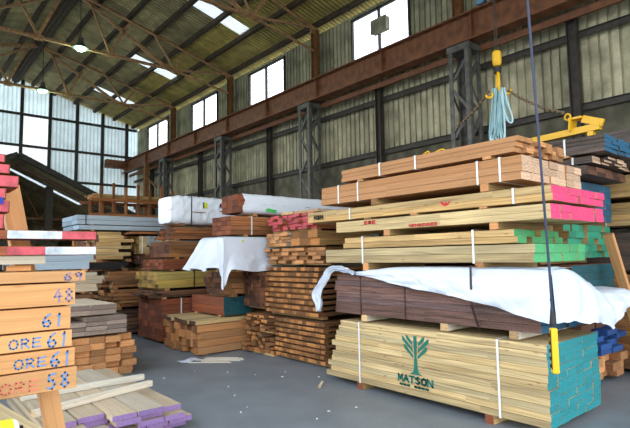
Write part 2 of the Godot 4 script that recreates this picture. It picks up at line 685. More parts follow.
# ------------------------------------------------------------------ written marks
const GLYPH := {
	"O": [[[0.5, 1], [0.15, 0.85], [0.02, 0.5], [0.15, 0.12], [0.5, 0], [0.85, 0.12], [0.98, 0.5], [0.85, 0.88], [0.5, 1]]],
	"R": [[[0.1, 0], [0.12, 1]], [[0.0, 0.95], [0.6, 1], [0.85, 0.78], [0.6, 0.5], [0.12, 0.48]], [[0.4, 0.48], [0.95, 0]]],
	"E": [[[0.95, 1], [0.1, 0.97], [0.06, 0.02], [0.98, 0.05]], [[0.08, 0.5], [0.8, 0.54]]],
	"6": [[[0.75, 1], [0.3, 0.75], [0.06, 0.35], [0.2, 0.05], [0.6, 0], [0.85, 0.25], [0.65, 0.48], [0.2, 0.35]]],
	"1": [[[0.4, 0.85], [0.55, 1], [0.45, 0]]],
	"9": [[[0.85, 0.75], [0.55, 1], [0.15, 0.8], [0.3, 0.5], [0.75, 0.6], [0.88, 0.85], [0.7, 0.0]]],
	"0": [[[0.5, 1], [0.1, 0.7], [0.1, 0.25], [0.5, 0], [0.9, 0.3], [0.88, 0.75], [0.5, 1]]],
	"5": [[[0.9, 1], [0.2, 0.96], [0.15, 0.55], [0.65, 0.58], [0.85, 0.28], [0.55, 0.0], [0.05, 0.08]]],
	"8": [[[0.5, 0.52], [0.12, 0.78], [0.5, 1], [0.85, 0.78], [0.5, 0.52], [0.08, 0.22], [0.5, 0], [0.92, 0.24], [0.5, 0.52]]],
	"4": [[[0.55, 1], [0.0, 0.4], [0.95, 0.44]], [[0.65, 0.75], [0.6, 0]]],
	"M": [[[0, 0], [0.1, 1], [0.5, 0.35], [0.9, 1], [1, 0]]],
	"A": [[[0, 0], [0.5, 1], [1, 0]], [[0.2, 0.38], [0.8, 0.38]]],
	"T": [[[0.5, 0], [0.5, 1]], [[0, 1], [1, 1]]],
	"S": [[[0.92, 0.88], [0.5, 1], [0.1, 0.78], [0.5, 0.52], [0.9, 0.26], [0.5, 0], [0.06, 0.12]]],
	"N": [[[0, 0], [0, 1], [1, 0], [1, 1]]],
	"~": [[[0, 0.3], [0.2, 0.8], [0.35, 0.2], [0.5, 0.7], [0.7, 0.1], [0.85, 0.8], [1, 0.4]]],
}


func write(st: SurfaceTool, text: String, o: Vector3, right: Vector3, up: Vector3, size: Vector2, pitch: float, thick: float) -> void:
	# each stroke is a flat ribbon lying on a face; o: lower left corner
	var n := right.cross(up).normalized()
	var x := 0.0
	for ch in text:
		if GLYPH.has(ch):
			for line in GLYPH[ch]:
				for i in line.size() - 1:
					var a := Vector2(line[i][0] * size.x + x, line[i][1] * size.y)
					var b := Vector2(line[i + 1][0] * size.x + x, line[i + 1][1] * size.y)
					var d := (b - a).normalized() * thick * 0.5
					var s := Vector2(-d.y, d.x)
					var q := [a - d - s, b + d - s, b + d + s, a - d + s]
					var w := []
					for v in q:
						w.append(o + right * v.x + up * v.y)
					quad(st, w[0], w[1], w[2], w[3], n)
		x += pitch


func shape(st: SurfaceTool, pts: Array, o: Vector3, right: Vector3, up: Vector3) -> void:
	var poly := PackedVector2Array()
	for p in pts:
		poly.append(Vector2(p[0], p[1]))
	var n := right.cross(up).normalized()
	var idx := Geometry2D.triangulate_polygon(poly)
	for i in range(0, idx.size(), 3):
		var q := []
		for k in 3:
			var v := poly[idx[i + k]]
			q.append(o + right * v.x + up * v.y)
		tri(st, q, n, [Vector2.ZERO, Vector2.RIGHT, Vector2.ONE])


# ------------------------------------------------------------------ the shell
const RIDGE_X := 4.2
const RIDGE_Y := 10.3
const SLOPE := 0.27
const FAR_Z := -26.7
const NEAR_Z := 3.3
const LEFT_X := -1.6
const WINDOWS := [[-10.0, -7.9], [-15.5, -13.3], [-20.2, -17.9], [-25.2, -22.7], [-4.9, -2.8]]
const TRUSSES := [1.2, -3.9 - 2.4, -11.4, -16.5, -21.6]


func roof_y(x: float) -> float:
	return RIDGE_Y - SLOPE * absf(x - RIDGE_X)


func sheet_mesh(w: float, l: float, pitch: float, depth: float, box_rib: bool, thick := 0.004) -> ArrayMesh:
	# a profiled sheet: w across the ribs (x), l along them (y), ribs standing out along +z
	var key := "sheet %.2f %.2f %.3f %.3f %s" % [w, l, pitch, depth, box_rib]
	if meshes.has(key):
		return meshes[key]
	var prof := []
	var n := int(round(w / pitch))
	if box_rib:
		for i in n:
			var x := i * w / n
			var q := w / n
			for s in [[0.0, 0.0], [0.68, 0.0], [0.72, -1.0], [0.95, -1.0], [0.99, 0.0]]:
				prof.append(Vector2(x + s[0] * q, s[1] * depth))
		prof.append(Vector2(w, 0))
	else:
		for i in n * 6 + 1:
			prof.append(Vector2(i * w / (n * 6.0), depth * (0.5 - 0.5 * cos(TAU * i / 6.0))))
	var st := begin()
	for side in [0, 1]:
		var off: float = -thick * side
		for i in prof.size() - 1:
			var a: Vector2 = prof[i]
			var b: Vector2 = prof[i + 1]
			var d := b - a
			var nn := Vector3(-d.y, 0, d.x).normalized() * (1.0 if side == 0 else -1.0)
			quad(st, Vector3(a.x - w / 2, -l / 2, a.y + off), Vector3(b.x - w / 2, -l / 2, b.y + off), Vector3(b.x - w / 2, l / 2, b.y + off), Vector3(a.x - w / 2, l / 2, a.y + off), nn)
		if thick == 0.0:
			break
	meshes[key] = st.commit()
	return meshes[key]


func lay_sheets(parent: Node3D, key: String, from: float, to: float, y0: float, y1: float, place: Callable, want := 0.9, pitch := 0.18, depth := 0.05, box_rib := true, called := "sheet") -> void:
	var n := maxi(1, int(round((to - from) / want)))
	var w := (to - from) / n
	for i in n:
		var m: Material = mats[key + str(rng.randi() % 3)] if mats.has(key + "0") else mats[key]
		var o := put_mesh(called, sheet_mesh(w, y1 - y0, minf(pitch, w), depth, box_rib), m, parent)
		o.transform = place.call(from + (i + 0.5) * w, (y0 + y1) / 2)


func build_shell() -> void:
	# floor and yard
	var st := begin()
	add_box(st, Vector3((LEFT_X + 10.25) / 2, -0.1, (FAR_Z - 16 + NEAR_Z) / 2), Vector3(10.25 - LEFT_X, 0.2, NEAR_Z - FAR_Z + 16))
	var f := put("floor", st, mats.floor_concrete)
	f.set_meta("kind", "structure")
	st = begin()
	add_box(st, Vector3(4, -0.33, -12), Vector3(160, 0.2, 160))
	var y := put("ground", st, mats.yard)
	y.set_meta("kind", "structure")

	# crane-side wall: masonry below, ribbed sheeting above, windows under the eave
	var wr := structure("wall_right")
	st = begin()
	add_box(st, Vector3(10.16, 2.15, (FAR_Z + NEAR_Z) / 2), Vector3(0.3, 4.3, NEAR_Z - FAR_Z))
	put("plinth", st, mats.masonry, wr)
	var face := Basis(Vector3.BACK, Vector3.UP, Vector3.LEFT)     # ribs stand into the shed
	var at := func(z: float, h: float) -> Transform3D: return Transform3D(face, Vector3(10.08, h, z))
	lay_sheets(wr, "wall_sheet", FAR_Z, NEAR_Z, 4.3, 6.86, at)
	var edges := []
	for w in WINDOWS:
		edges.append(w)
	edges.sort_custom(func(a, b): return a[0] < b[0])
	var z := FAR_Z
	var nwin := 0
	for w in edges:
		lay_sheets(wr, "upper_sheet", z, w[0], 6.86, 8.62, at)
		lay_sheets(wr, "upper_sheet", w[0], w[1], 6.86, 7.22, at)
		lay_sheets(wr, "upper_sheet", w[0], w[1], 8.46, 8.62, at)
		z = w[1]
		nwin += 1
		var win := structure("window_%d" % nwin)
		var mid: float = lerpf(w[0], w[1], 0.5)
		st = begin()
		for zz in [w[0], mid, w[1]]:
			add_box(st, Vector3(10.06, 7.84, zz), Vector3(0.09, 1.3, 0.05))
		for yy in [7.22, 8.46]:
			add_box(st, Vector3(10.06, yy, mid), Vector3(0.09, 0.05, w[1] - w[0] + 0.05))
		put("window_frame", st, mats.dark_steel, win)
		for half in [[w[0], mid], [mid, w[1]]]:
			st = begin()
			add_box(st, Vector3(10.07, 7.84, (half[0] + half[1]) / 2), Vector3(0.006, 1.2, half[1] - half[0] - 0.05))
			put("pane", st, mats.glass, win)
	lay_sheets(wr, "upper_sheet", z, NEAR_Z, 6.86, 8.62, at)

	# the side behind the left stacks
	var wl := structure("wall_left")
	var lface := Basis(Vector3.FORWARD, Vector3.UP, Vector3.RIGHT)
	var lat := func(zz: float, h: float) -> Transform3D: return Transform3D(lface, Vector3(LEFT_X, h, zz))
	lay_sheets(wl, "wall_sheet", FAR_Z, -6.3, 0.0, 2.6, lat)
	lay_sheets(wl, "wall_sheet", FAR_Z, NEAR_Z, 7.6, 8.62, lat)

	# far gable: pale sheets that let daylight through, cut to the roof above and the low shed's roof below
	var wf := structure("wall_far")
	var cols := [-1.6, -0.4, 0.8, 2.0, 3.26, 4.5, 5.72, 6.96, 8.2, 9.45, 10.1]
	for i in cols.size() - 1:
		var x0: float = cols[i]
		var x1: float = cols[i + 1]
		var clear: bool = i == 4 or i == 5
		var cuts := [x0, x1]
		var mid := (x0 + x1) / 2
		var rows := [annex_y(mid), 5.5, 7.06, 8.57, roof_y(mid)]
		for r in 4:
			var low: float = maxf(rows[r], annex_y(mid))
			var high: float = rows[r + 1]
			if high - low < 0.1:
				continue
			var m: Material = mats.clear_sheet if clear and (r == 2 or r == 1) and not (i == 4 and r == 2) else mats["gable_sheet%d" % (rng.randi() % 3)]
			put("sheet", sloped_sheet(x0, x1, low, high, r, rows), m, wf)
	st = begin()
	for yy in [5.5, 7.06, 8.57]:
		var xa := LEFT_X
		var xb := 10.0
		var reach: float = (RIDGE_Y - yy) / SLOPE
		xa = maxf(xa, RIDGE_X - reach)
		xb = minf(xb, RIDGE_X + reach)
		if yy < 6.6:
			add_box(st, Vector3((4.4 + (6.6 - yy) / 0.48 + xb) / 2, yy, FAR_Z + 0.06), Vector3(xb - 4.4 - (6.6 - yy) / 0.48, 0.12, 0.08))
			continue
		add_box(st, Vector3((xa + xb) / 2, yy, FAR_Z + 0.06), Vector3(xb - xa, 0.12, 0.08))
	put("rail", st, mats.dark_steel, wf)
	for i in range(1, cols.size() - 1):
		var x: float = cols[i]
		st = begin()
		var yb := annex_y(x)
		add_box(st, Vector3(x, (yb + roof_y(x)) / 2, FAR_Z + 0.1), Vector3(0.14, roof_y(x) - yb, 0.12))
		put("post", st, mats.dark_steel, wf)
	for s in [-1.0, 1.0]:      # eave board of the opening below
		st = begin()
		var xe := 10.0 if s > 0 else LEFT_X
		add_bar(st, Vector3(4.4, 6.6, FAR_Z + 0.12), Vector3(xe, annex_y(xe), FAR_Z + 0.12), 0.2, 0.26)
		put("fascia", st, mats.dark_steel, wf)
		st = begin()
		add_bar(st, Vector3(4.4, 6.2, FAR_Z - 0.25), Vector3(xe, annex_y(xe) - 0.4, FAR_Z - 0.25), 0.12, 0.2)
		put("rafter", st, mats.purlin, wf)
	st = begin()
	add_box(st, Vector3(9.3, 2.0, FAR_Z - 0.1), Vector3(1.6, 4.2, 0.2))
	put("pier", st, mats.masonry, wf)

	# main roof
	var roof := structure("ceiling")
	var ang := atan(SLOPE)
	for s in [1.0, -1.0]:
		var run := 10.3 - RIDGE_X
		var slope_len := run / cos(ang)
		var down := Vector3(s * cos(ang), -sin(ang), 0)
		var inside := Vector3(-s * sin(ang), -cos(ang), 0)
		var bas := Basis((-down).cross(inside), -down, inside)
		var rowx := [0.0, 1.65, 2.6, 3.56, 4.55, run]
		for r in 5:
			var a: float = rowx[r] / cos(ang)
			var b: float = rowx[r + 1] / cos(ang)
			var place := func(zz: float, _h: float) -> Transform3D:
				return Transform3D(bas, Vector3(RIDGE_X, RIDGE_Y + 0.06, zz) + down * (a + b) / 2)
			var segs := [[FAR_Z - 0.2, NEAR_Z]]
			if s > 0 and (r == 2 or r == 3):
				segs = []
				var zc := FAR_Z - 0.2
				for sk in [-23.85, -19.2, -13.75, -8.4]:
					segs.append([zc, sk - 0.3])
					lay_sheets(roof, "clear_sheet", sk - 0.3, sk + 0.3, 0.0, b - a + 0.04, place, 0.6, 0.15, 0.06, true, "skylight_sheet")
					zc = sk + 0.3
				segs.append([zc, NEAR_Z])
			for g in segs:
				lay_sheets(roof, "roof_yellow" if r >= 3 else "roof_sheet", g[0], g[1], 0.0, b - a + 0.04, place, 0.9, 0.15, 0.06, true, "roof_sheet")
		# ridge capping
	st = begin()
	add_box(st, Vector3(RIDGE_X, RIDGE_Y + 0.1, (FAR_Z + NEAR_Z) / 2), Vector3(0.5, 0.05, NEAR_Z - FAR_Z + 0.3))
	put("ridge_cap", st, mats.purlin, roof)

	# front end over the open doorway
	var wn := structure("wall_near")
	var nface := Basis(Vector3.LEFT, Vector3.UP, Vector3.FORWARD)
	var nat := func(x: float, h: float) -> Transform3D: return Transform3D(nface, Vector3(x, h, NEAR_Z))
	lay_sheets(wn, "wall_sheet", LEFT_X, 10.1, 6.6, 8.7, nat)

	# the low shed beyond the gable
	var an := structure("wall_beyond")
	for s in [1.0, -1.0]:
		var aa := atan(0.48)
		var down := Vector3(s * cos(aa), -sin(aa), 0)
		var inside := Vector3(-s * sin(aa), -cos(aa), 0)
		var bas := Basis((-down).cross(inside), -down, inside)
		for r in 3:
			var a := r * 2.1
			var place := func(zz: float, _h: float) -> Transform3D:
				return Transform3D(bas, Vector3(4.4, 6.6, zz) + down * (a + 1.05))
			lay_sheets(an, "roof_sheet", FAR_Z - 3.3, FAR_Z, 0.0, 2.12, place, 0.9, 0.15, 0.06, true, "roof_sheet")
			lay_sheets(an, "clear_sheet" if r < 2 and s > 0 else "roof_sheet", FAR_Z - 3.85, FAR_Z - 3.3, 0.0, 2.12, place, 0.8, 0.15, 0.06, true, "skylight_sheet")
			lay_sheets(an, "roof_sheet", FAR_Z - 16, FAR_Z - 3.85, 0.0, 2.12, place, 0.9, 0.15, 0.06, true, "roof_sheet")
	for x in [4.2, 6.1, 8.4]:
		st = begin()
		add_box(st, Vector3(x, annex_y(x) / 2 - 0.2, FAR_Z - 1.4), Vector3(0.34 if x == 6.1 else 0.16, annex_y(x) - 0.4, 0.2))
		put("post", st, mats.dark_steel, an)
	for zz in [FAR_Z - 5.0, FAR_Z - 10.0]:
		st = begin()
		add_bar(st, Vector3(-1.5, 4.0, zz), Vector3(10, 4.0, zz), 0.1, 0.14)
		for x in [0.4, 2.4, 4.4, 6.4, 8.4]:
			add_bar(st, Vector3(x, 4.0, zz), Vector3(x + 1.0, annex_y(x + 1.0) - 0.1, zz), 0.07, 0.07)
			add_bar(st, Vector3(x, 4.0, zz), Vector3(x - 1.0, annex_y(x - 1.0) - 0.1, zz), 0.07, 0.07)
		put("tie", st, mats.brown_post, an)
	st = begin()
	add_box(st, Vector3(10.1, 2.0, FAR_Z - 8), Vector3(0.2, 4.0, 16))
	add_box(st, Vector3(LEFT_X - 0.1, 2.0, FAR_Z - 8), Vector3(0.2, 4.0, 16))
	put("side_wall", st, mats.masonry, an)
	var bat := func(x: float, h: float) -> Transform3D: return Transform3D(Basis.IDENTITY, Vector3(x, h, FAR_Z - 15.9))
	lay_sheets(an, "wall_sheet", LEFT_X, 10.1, 0.0, 6.5, bat, 0.9, 0.18, 0.05, true, "sheet")


func annex_y(x: float) -> float:
	return 6.6 - 0.48 * absf(x - 4.4)


func sloped_sheet(x0: float, x1: float, low: float, high: float, r: int, rows: Array) -> SurfaceTool:
	# ribbed sheet whose top follows the main roof and whose foot follows the low roof
	var st := begin()
	var n := int(round((x1 - x0) / 0.18)) * 4
	for i in n:
		var xa := lerpf(x0, x1, float(i) / n)
		var xb := lerpf(x0, x1, float(i + 1) / n)
		var da := 0.06 if i % 4 == 3 else 0.0
		var db := 0.06 if (i + 1) % 4 == 3 else 0.0
		var la := maxf(rows[r] if r > 0 else 0.0, annex_y(xa))
		var lb := maxf(rows[r] if r > 0 else 0.0, annex_y(xb))
		var ha := minf(high, roof_y(xa)) if r < 3 else roof_y(xa)
		var hb := minf(high, roof_y(xb)) if r < 3 else roof_y(xb)
		if ha <= la or hb <= lb:
			continue
		var nn := Vector3(-(db - da), 0, xb - xa).normalized()
		quad(st, Vector3(xa, la, FAR_Z + da), Vector3(xb, lb, FAR_Z + db), Vector3(xb, hb, FAR_Z + db), Vector3(xa, ha, FAR_Z + da), nn)
	return st


func build_steel() -> void:
	var st: SurfaceTool
	# purlins along the shed
	for x in [9.75, 8.75, 7.76, 6.8, 5.85, 4.9, 3.5, 2.55, 1.6, 0.64, -0.35, -1.35]:
		st = begin()
		var y := roof_y(x)
		add_box(st, Vector3(x, y - 0.05, (FAR_Z + NEAR_Z) / 2), Vector3(0.07, 0.14, NEAR_Z - FAR_Z))
		add_box(st, Vector3(x + 0.05, y - 0.11, (FAR_Z + NEAR_Z) / 2), Vector3(0.08, 0.02, NEAR_Z - FAR_Z))
		put("purlin", st, mats.purlin, get_node("ceiling"))
	st = begin()
	add_box(st, Vector3(RIDGE_X, RIDGE_Y - 0.12, (FAR_Z + NEAR_Z) / 2), Vector3(0.3, 0.22, NEAR_Z - FAR_Z))
	add_box(st, Vector3(RIDGE_X, RIDGE_Y - 0.24, (FAR_Z + NEAR_Z) / 2), Vector3(0.12, 0.12, NEAR_Z - FAR_Z))
	put("ridge_beam", st, mats.purlin, get_node("ceiling"))

	# trusses
	for i in TRUSSES.size():
		var z: float = TRUSSES[i]
		var lamp := i >= 3
		var t := thing("roof_truss", ("thin brown steel roof truss with the lamp nearer the translucent gable" if i == 4 else "thin brown steel roof truss with the lamp farther from the translucent gable") if lamp else "thin brown steel roof truss without a lamp", "roof truss", Vector3(0, 0, z), "lamp-carrying roof trusses" if lamp else "plain roof trusses")
		st = begin()
		for s in [1.0, -1.0]:
			var mx := func(v: float) -> float: return RIDGE_X + s * (v - RIDGE_X)
			add_angle(st, Vector3(mx.call(9.85), 8.62, 0), Vector3(RIDGE_X, RIDGE_Y - 0.22, 0), 0.11, 0.016)
		put("rafter", st, mats.truss_steel, t)
		st = begin()
		add_angle(st, Vector3(7.5, 8.3, 0), Vector3(RIDGE_X * 2 - 7.5, 8.3, 0), 0.11, 0.016)
		var chord := put("bottom_chord", st, mats.truss_steel, t)
		for s in [1.0, -1.0]:
			var mx := func(v: float) -> float: return RIDGE_X + s * (v - RIDGE_X)
			var webs := [[9.8, 8.68, 7.5, 8.3], [9.7, 7.92, 7.5, 8.3], [4.25, 10.05, 7.3, 8.3], [5.25, 8.3, 5.95, 9.6], [5.25, 8.3, 4.6, 9.85], [7.5, 8.3, 6.75, 9.4], [7.5, 8.3, 8.0, 9.05]]
			for w in webs:
				st = begin()
				add_angle(st, Vector3(mx.call(w[0]), w[1], 0.02), Vector3(mx.call(w[2]), w[3], 0.02), 0.085, 0.012)
				put("web_bar", st, mats.truss_steel, t)
			for g in [[7.5, 8.34], [5.25, 8.34], [9.72, 8.6]]:
				st = begin()
				add_box(st, Vector3(mx.call(g[0]), g[1], 0.03), Vector3(0.26, 0.2, 0.012))
				put("gusset", st, mats.truss_steel, chord)
			st = begin()
			var px: float = mx.call(9.82)
			var foot := 6.82 if s > 0 else 0.0
			add_box(st, Vector3(px, (foot + 8.62) / 2, 0), Vector3(0.012, 8.62 - foot, 0.2))
			for zz in [-0.1, 0.1]:
				add_box(st, Vector3(px, (foot + 8.62) / 2, zz), Vector3(0.18, 8.62 - foot, 0.014))
			put("column", st, mats.brown_post, t)

	# hanging high-bay lamps
	for z in [-16.5, -21.6]:
		var t := thing("high_bay_lamp", "glowing round high-bay lamp hung from the middle of the %s" % ["farther lamp-carrying truss" if z < -20 else "nearer lamp-carrying truss"], "lamp", Vector3(4.3, 8.36, z + 0.22), "high-bay lamps")
		st = begin()
		add_lathe(st, [Vector2(0.0, 0.34), Vector2(0.08, 0.33), Vector2(0.09, 0.16), Vector2(0.12, 0.14), Vector2(0.24, 0.0), Vector2(0.235, 0.0), Vector2(0.11, 0.13), Vector2(0.0, 0.13)], Vector3(0, -0.12, 0))
		var hous := put("housing", st, mats.lamp_housing, t)
		st = begin()
		add_tube(st, [Vector3(0, 0.2, 0), Vector3(0, 1.7, -0.1)], 0.012)
		put("hanger", st, mats.dark_steel, hous)
		st = begin()
		add_lathe(st, [Vector2(0.0, -0.09), Vector2(0.09, -0.08), Vector2(0.15, -0.04), Vector2(0.18, 0.01), Vector2(0.0, 0.012)], Vector3(0, -0.12, 0))
		put("glowing_lens", st, mats.lamp_glow, t)
		var l := OmniLight3D.new()
		l.name = "lamp_light"
		l.position = Vector3(0, -0.24, 0)
		l.light_color = Color(0.80, 1.0, 0.86)
		l.light_energy = 1.6
		l.light_size = 0.2
		l.omni_range = 40
		l.omni_attenuation = 2.0
		l.shadow_enabled = true
		t.add_child(l)

	# crane girder along the wall
	var gz := (FAR_Z - 0.3 + NEAR_Z) / 2
	var gl := NEAR_Z - FAR_Z + 0.3
	var g := thing("crane_girder", "long rust-brown steel crane girder running along the wall under the windows", "girder", Vector3(9.38, 6.18, gz))
	st = begin()
	add_box(st, Vector3(0, 0.31, 0), Vector3(0.03, 0.58, gl))
	var web := put("web", st, mats.girder_paint, g)
	st = begin()
	add_box(st, Vector3(0, 0.015, 0), Vector3(0.30, 0.03, gl))
	put("lower_flange", st, mats.girder_paint, g)
	st = begin()
	add_box(st, Vector3(0.05, 0.61, 0), Vector3(0.42, 0.03, gl))
	var top := put("upper_flange", st, mats.girder_paint, g)
	st = begin()
	add_box(st, Vector3(0, 0.66, 0), Vector3(0.05, 0.07, gl))
	put("rail", st, mats.dark_steel, top)
	for k in range(0, 12):
		st = begin()
		add_box(st, Vector3(-0.075, 0.31, gl / 2 - 1.3 - k * 2.55), Vector3(0.12, 0.56, 0.015))
		put("stiffener", st, mats.girder_paint, web)
	st = begin()
	add_box(st, Vector3(0.3, -0.09, 0), Vector3(0.06, 0.14, gl))
	put("tie_channel", st, mats.girder_paint, g)

	st = begin()
	add_box(st, Vector3(-0.55, 0.38, -gl / 2 + 0.7), Vector3(1.1, 0.42, 0.3))
	add_box(st, Vector3(-0.95, 0.30, -gl / 2 + 0.7), Vector3(0.25, 0.24, 0.5))
	put("end_bracket", st, mats.girder_paint, g)

	# wall rails and mid-bay posts
	for y in [5.83, 4.41]:
		st = begin()
		add_box(st, Vector3(9.97, y, gz), Vector3(0.12, 0.03, gl))
		add_box(st, Vector3(9.92, y - 0.06, gz), Vector3(0.02, 0.13, gl))
		put("wall_rail", st, mats.dark_steel, get_node("wall_right"))
	for z in [-24.1, -19.0, -13.95, -8.85, -3.85]:
		st = begin()
		add_box(st, Vector3(9.86, 3.1, z), Vector3(0.012, 6.2, 0.16))
		for zz in [-0.08, 0.08]:
			add_box(st, Vector3(9.86, 3.1, z + zz), Vector3(0.16, 6.2, 0.014))
		put("wall_post", st, mats.dark_steel, get_node("wall_right"))

	# things left lying on the girder
	st = begin()
	add_rounded(st, Vector3(9.38, 6.985, -5.45), Vector3(0.2, 0.2, 0.22), 0.06)
	add_rounded(st, Vector3(9.38, 7.10, -5.45), Vector3(0.07, 0.06, 0.07), 0.02)
	tag(put("blue_jug", st, mats.print_lightblue), "small blue jug standing on the crane girder", "jug")
	st = begin()
	add_box(st, Vector3(9.38, 7.055, -5.05), Vector3(0.3, 0.34, 0.36))
	for yy in [6.98, 7.11]:
		add_box(st, Vector3(9.38, yy, -5.05), Vector3(0.32, 0.05, 0.38))
	tag(put("wooden_crate", st, mats.orange_post), "small brown crate standing on the crane girder beside the jug", "crate")

	# lattice columns under the girder
	for z in [-6.08, -11.4, -16.5, -21.6, 1.2]:
		var t := thing("lattice_column", "grey laced steel lattice column carrying the crane girder", "column", Vector3(9.44, 0, z + 0.12), "lattice columns along the wall")
		for sx in [-1, 1]:
			for sz in [-1, 1]:
				st = begin()
				add_box(st, Vector3(sx * 0.17, 3.0, sz * 0.25), Vector3(0.10, 6.0, 0.016))
				add_box(st, Vector3(sx * 0.22, 3.0, sz * 0.20), Vector3(0.016, 6.0, 0.10))
				put("leg", st, mats.tower_paint, t)
		for k in 9:
			var ya := 0.3 + k * 0.62
			var yb := ya + 0.62
			var flip := 1.0 if k % 2 == 0 else -1.0
			for s in [-1, 1]:
				st = begin()
				add_bar(st, Vector3(s * 0.21, ya, -0.24 * flip), Vector3(s * 0.21, yb, 0.24 * flip), 0.065, 0.012, Vector3.RIGHT)
				put("lacing_bar", st, mats.tower_paint, t)
				st = begin()
				add_bar(st, Vector3(-0.2 * flip, ya, s * 0.25), Vector3(0.2 * flip, yb, s * 0.25), 0.06, 0.012, Vector3.BACK)
				put("lacing_bar", st, mats.tower_paint, t)
		st = begin()
		add_box(st, Vector3(0, 6.07, 0), Vector3(0.48, 0.14, 0.56))
		put("cap_plate", st, mats.tower_paint, t)
		st = begin()
		add_box(st, Vector3(0, 0.03, 0), Vector3(0.6, 0.06, 0.7))
		put("base_plate", st, mats.tower_paint, t)

	# box fixed across the first window
	st = begin()
	add_box(st, Vector3(9.96, 7.86, -8.82), Vector3(0.16, 0.36, 0.52))
	add_box(st, Vector3(9.87, 7.86, -8.82), Vector3(0.02, 0.40, 0.56))
	tag(put("wall_box", st, mats.wall_sheet0), "grey-brown box fixed over the middle of a bright window", "box")


# ------------------------------------------------------------------ hoist, pendant, spreader
func build_hoist() -> void:
	var st: SurfaceTool
	var t := thing("chain_hoist", "yellow hoist block and hook hanging on wire ropes before the wall", "hoist", Vector3(6.8, 4.02, -3.74))
	for dx in [-0.03, 0.03]:
		st = begin()
		add_tube(st, [Vector3(dx, 0.58, 0), Vector3(dx, 4.6, 0)], 0.007)
		put("rope", st, mats.dark_steel, t)
	st = begin()
	add_lathe(st, [Vector2(0.0, 0.61), Vector2(0.055, 0.60), Vector2(0.066, 0.57), Vector2(0.066, 0.43), Vector2(0.05, 0.38), Vector2(0.0, 0.36)], Vector3.ZERO)
	put("block", st, mats.yellow_paint, t)
	st = begin()
	add_lathe(st, [Vector2(0.0, 0.37), Vector2(0.05, 0.36), Vector2(0.05, 0.27), Vector2(0.0, 0.26)], Vector3.ZERO)
	put("swivel", st, mats.black_rubber, t)
	st = begin()
	var ring := []
	for k in 20:
		var a := TAU * k / 20
		ring.append(Vector3(cos(a) * 0.075 * 0.77, 0.13 + sin(a) * 0.15, -cos(a) * 0.075 * 0.64))
	add_tube(st, ring, 0.02, 8, true)
	put("shackle", st, mats.yellow_paint, t)
	for s in [-1.0, 1.0]:
		st = begin()
		var hook := []
		for k in 9:
			var a := -0.6 + 3.6 * k / 8.0
			hook.append(Vector3(0.77, 0, 0.64) * (s * 0.14 + cos(a) * 0.05) + Vector3.UP * (-0.03 + s * 0.03 - sin(a) * 0.05))
		add_tube(st, hook, 0.018, 7)
		put("hook", st, mats.yellow_paint, t)
	# two chains leading off
	for e in [Vector3(0.5, -0.42, 0.72), Vector3(-0.1, -0.42, -0.66)]:
		st = begin()
		var a0 := Vector3(0.77, 0, 0.64) * (0.14 if e.x > 0 else -0.14)
		for k in 22:
			var u := k / 22.0
			var v := (k + 0.9) / 22.0
			var pa := a0.lerp(e, u) + Vector3.DOWN * 0.05 * sin(PI * u)
			var pb := a0.lerp(e, v) + Vector3.DOWN * 0.05 * sin(PI * v)
			add_bar(st, pa, pb, 0.045 if k % 2 == 0 else 0.018, 0.018 if k % 2 == 0 else 0.045)
		put("chain", st, mats.chain, t)

	# slings draped over the hook
	var sl := thing("lifting_sling", "bundle of pale blue looped slings hung on the yellow hook", "sling", Vector3(6.8, 3.22, -3.74))
	for k in 13:
		st = begin()
		var pts := []
		var w := rng.randf_range(0.03, 0.10)
		var off := -0.01 + 0.024 * (k - 6.0) + (0.03 if k > 9 else 0.0)
		var low := rng.randf_range(0.0, 0.18) if k < 10 else rng.randf_range(0.25, 0.36)
		var d := Vector3(0.77, 0, 0.64)
		for i in 25:
			var u := i / 24.0
			var a := PI * u
			var side := -1.0 + 2.0 * u
			var y := 0.84 - (0.84 - low) * pow(sin(a), 0.45)
			var spread := 0.15 + 0.85 * pow(sin(a), 0.6)
			pts.append(d * (off * spread + w * side * (0.3 + 0.7 * sin(a))) + Vector3(0.02 * sin(k * 2.0 + u * 5), y, 0.03 * cos(k * 1.7)))
		add_tube(st, pts, 0.015, 6)
		put("loop", st, mats.sling if k % 2 == 0 else mats.sling_pale, sl)

	# pendant control on its cable
	var p := thing("pendant_control", "yellow pendant control box hanging on a long dark cable", "control", Vector3(3.42, 0.80, -1.57))
	st = begin()
	add_tube(st, [Vector3(0.0, 0.36, 0), Vector3(-0.03, 0.7, 0.01), Vector3(-0.22, 2.5, 0.05), Vector3(-0.46, 4.9, 0.1)], 0.009, 8)
	put("cable", st, mats.cable, p)
	st = begin()
	add_lathe(st, [Vector2(0.0, 0.44), Vector2(0.010, 0.44), Vector2(0.022, 0.33), Vector2(0.022, 0.31), Vector2(0.0, 0.31)], Vector3.ZERO, 12)
	put("cable_gland", st, mats.black_rubber, p)
	st = begin()
	var b := Basis(Vector3.UP, deg_to_rad(-48))
	add_rounded(st, Vector3(0, 0.15, 0), Vector3(0.046, 0.30, 0.046), 0.012, b)
	var case_part := put("case", st, mats.yellow_paint, p)
	for k in 5:
		st = begin()
		add_box(st, b * Vector3(-0.012, 0, 0) + Vector3(0, 0.05 + k * 0.05, 0) + b * Vector3(-0.016, 0, 0), Vector3(0.006, 0.022, 0.022), b)
		put("button", st, mats.black_rubber, case_part)
	st = begin()
	add_box(st, Vector3(0, 0.16, 0) + b * Vector3(-0.026, 0, 0.016), Vector3(0.004, 0.26, 0.006), b)
	put("seam", st, mats.black_rubber, case_part)

	# spreader beam lying on the third row
	var y := thing("spreader_beam", "yellow lifting beam lying on the dark boards below the wall", "lifting beam", Vector3(7.3, 3.25, -2.98))
	st = begin()
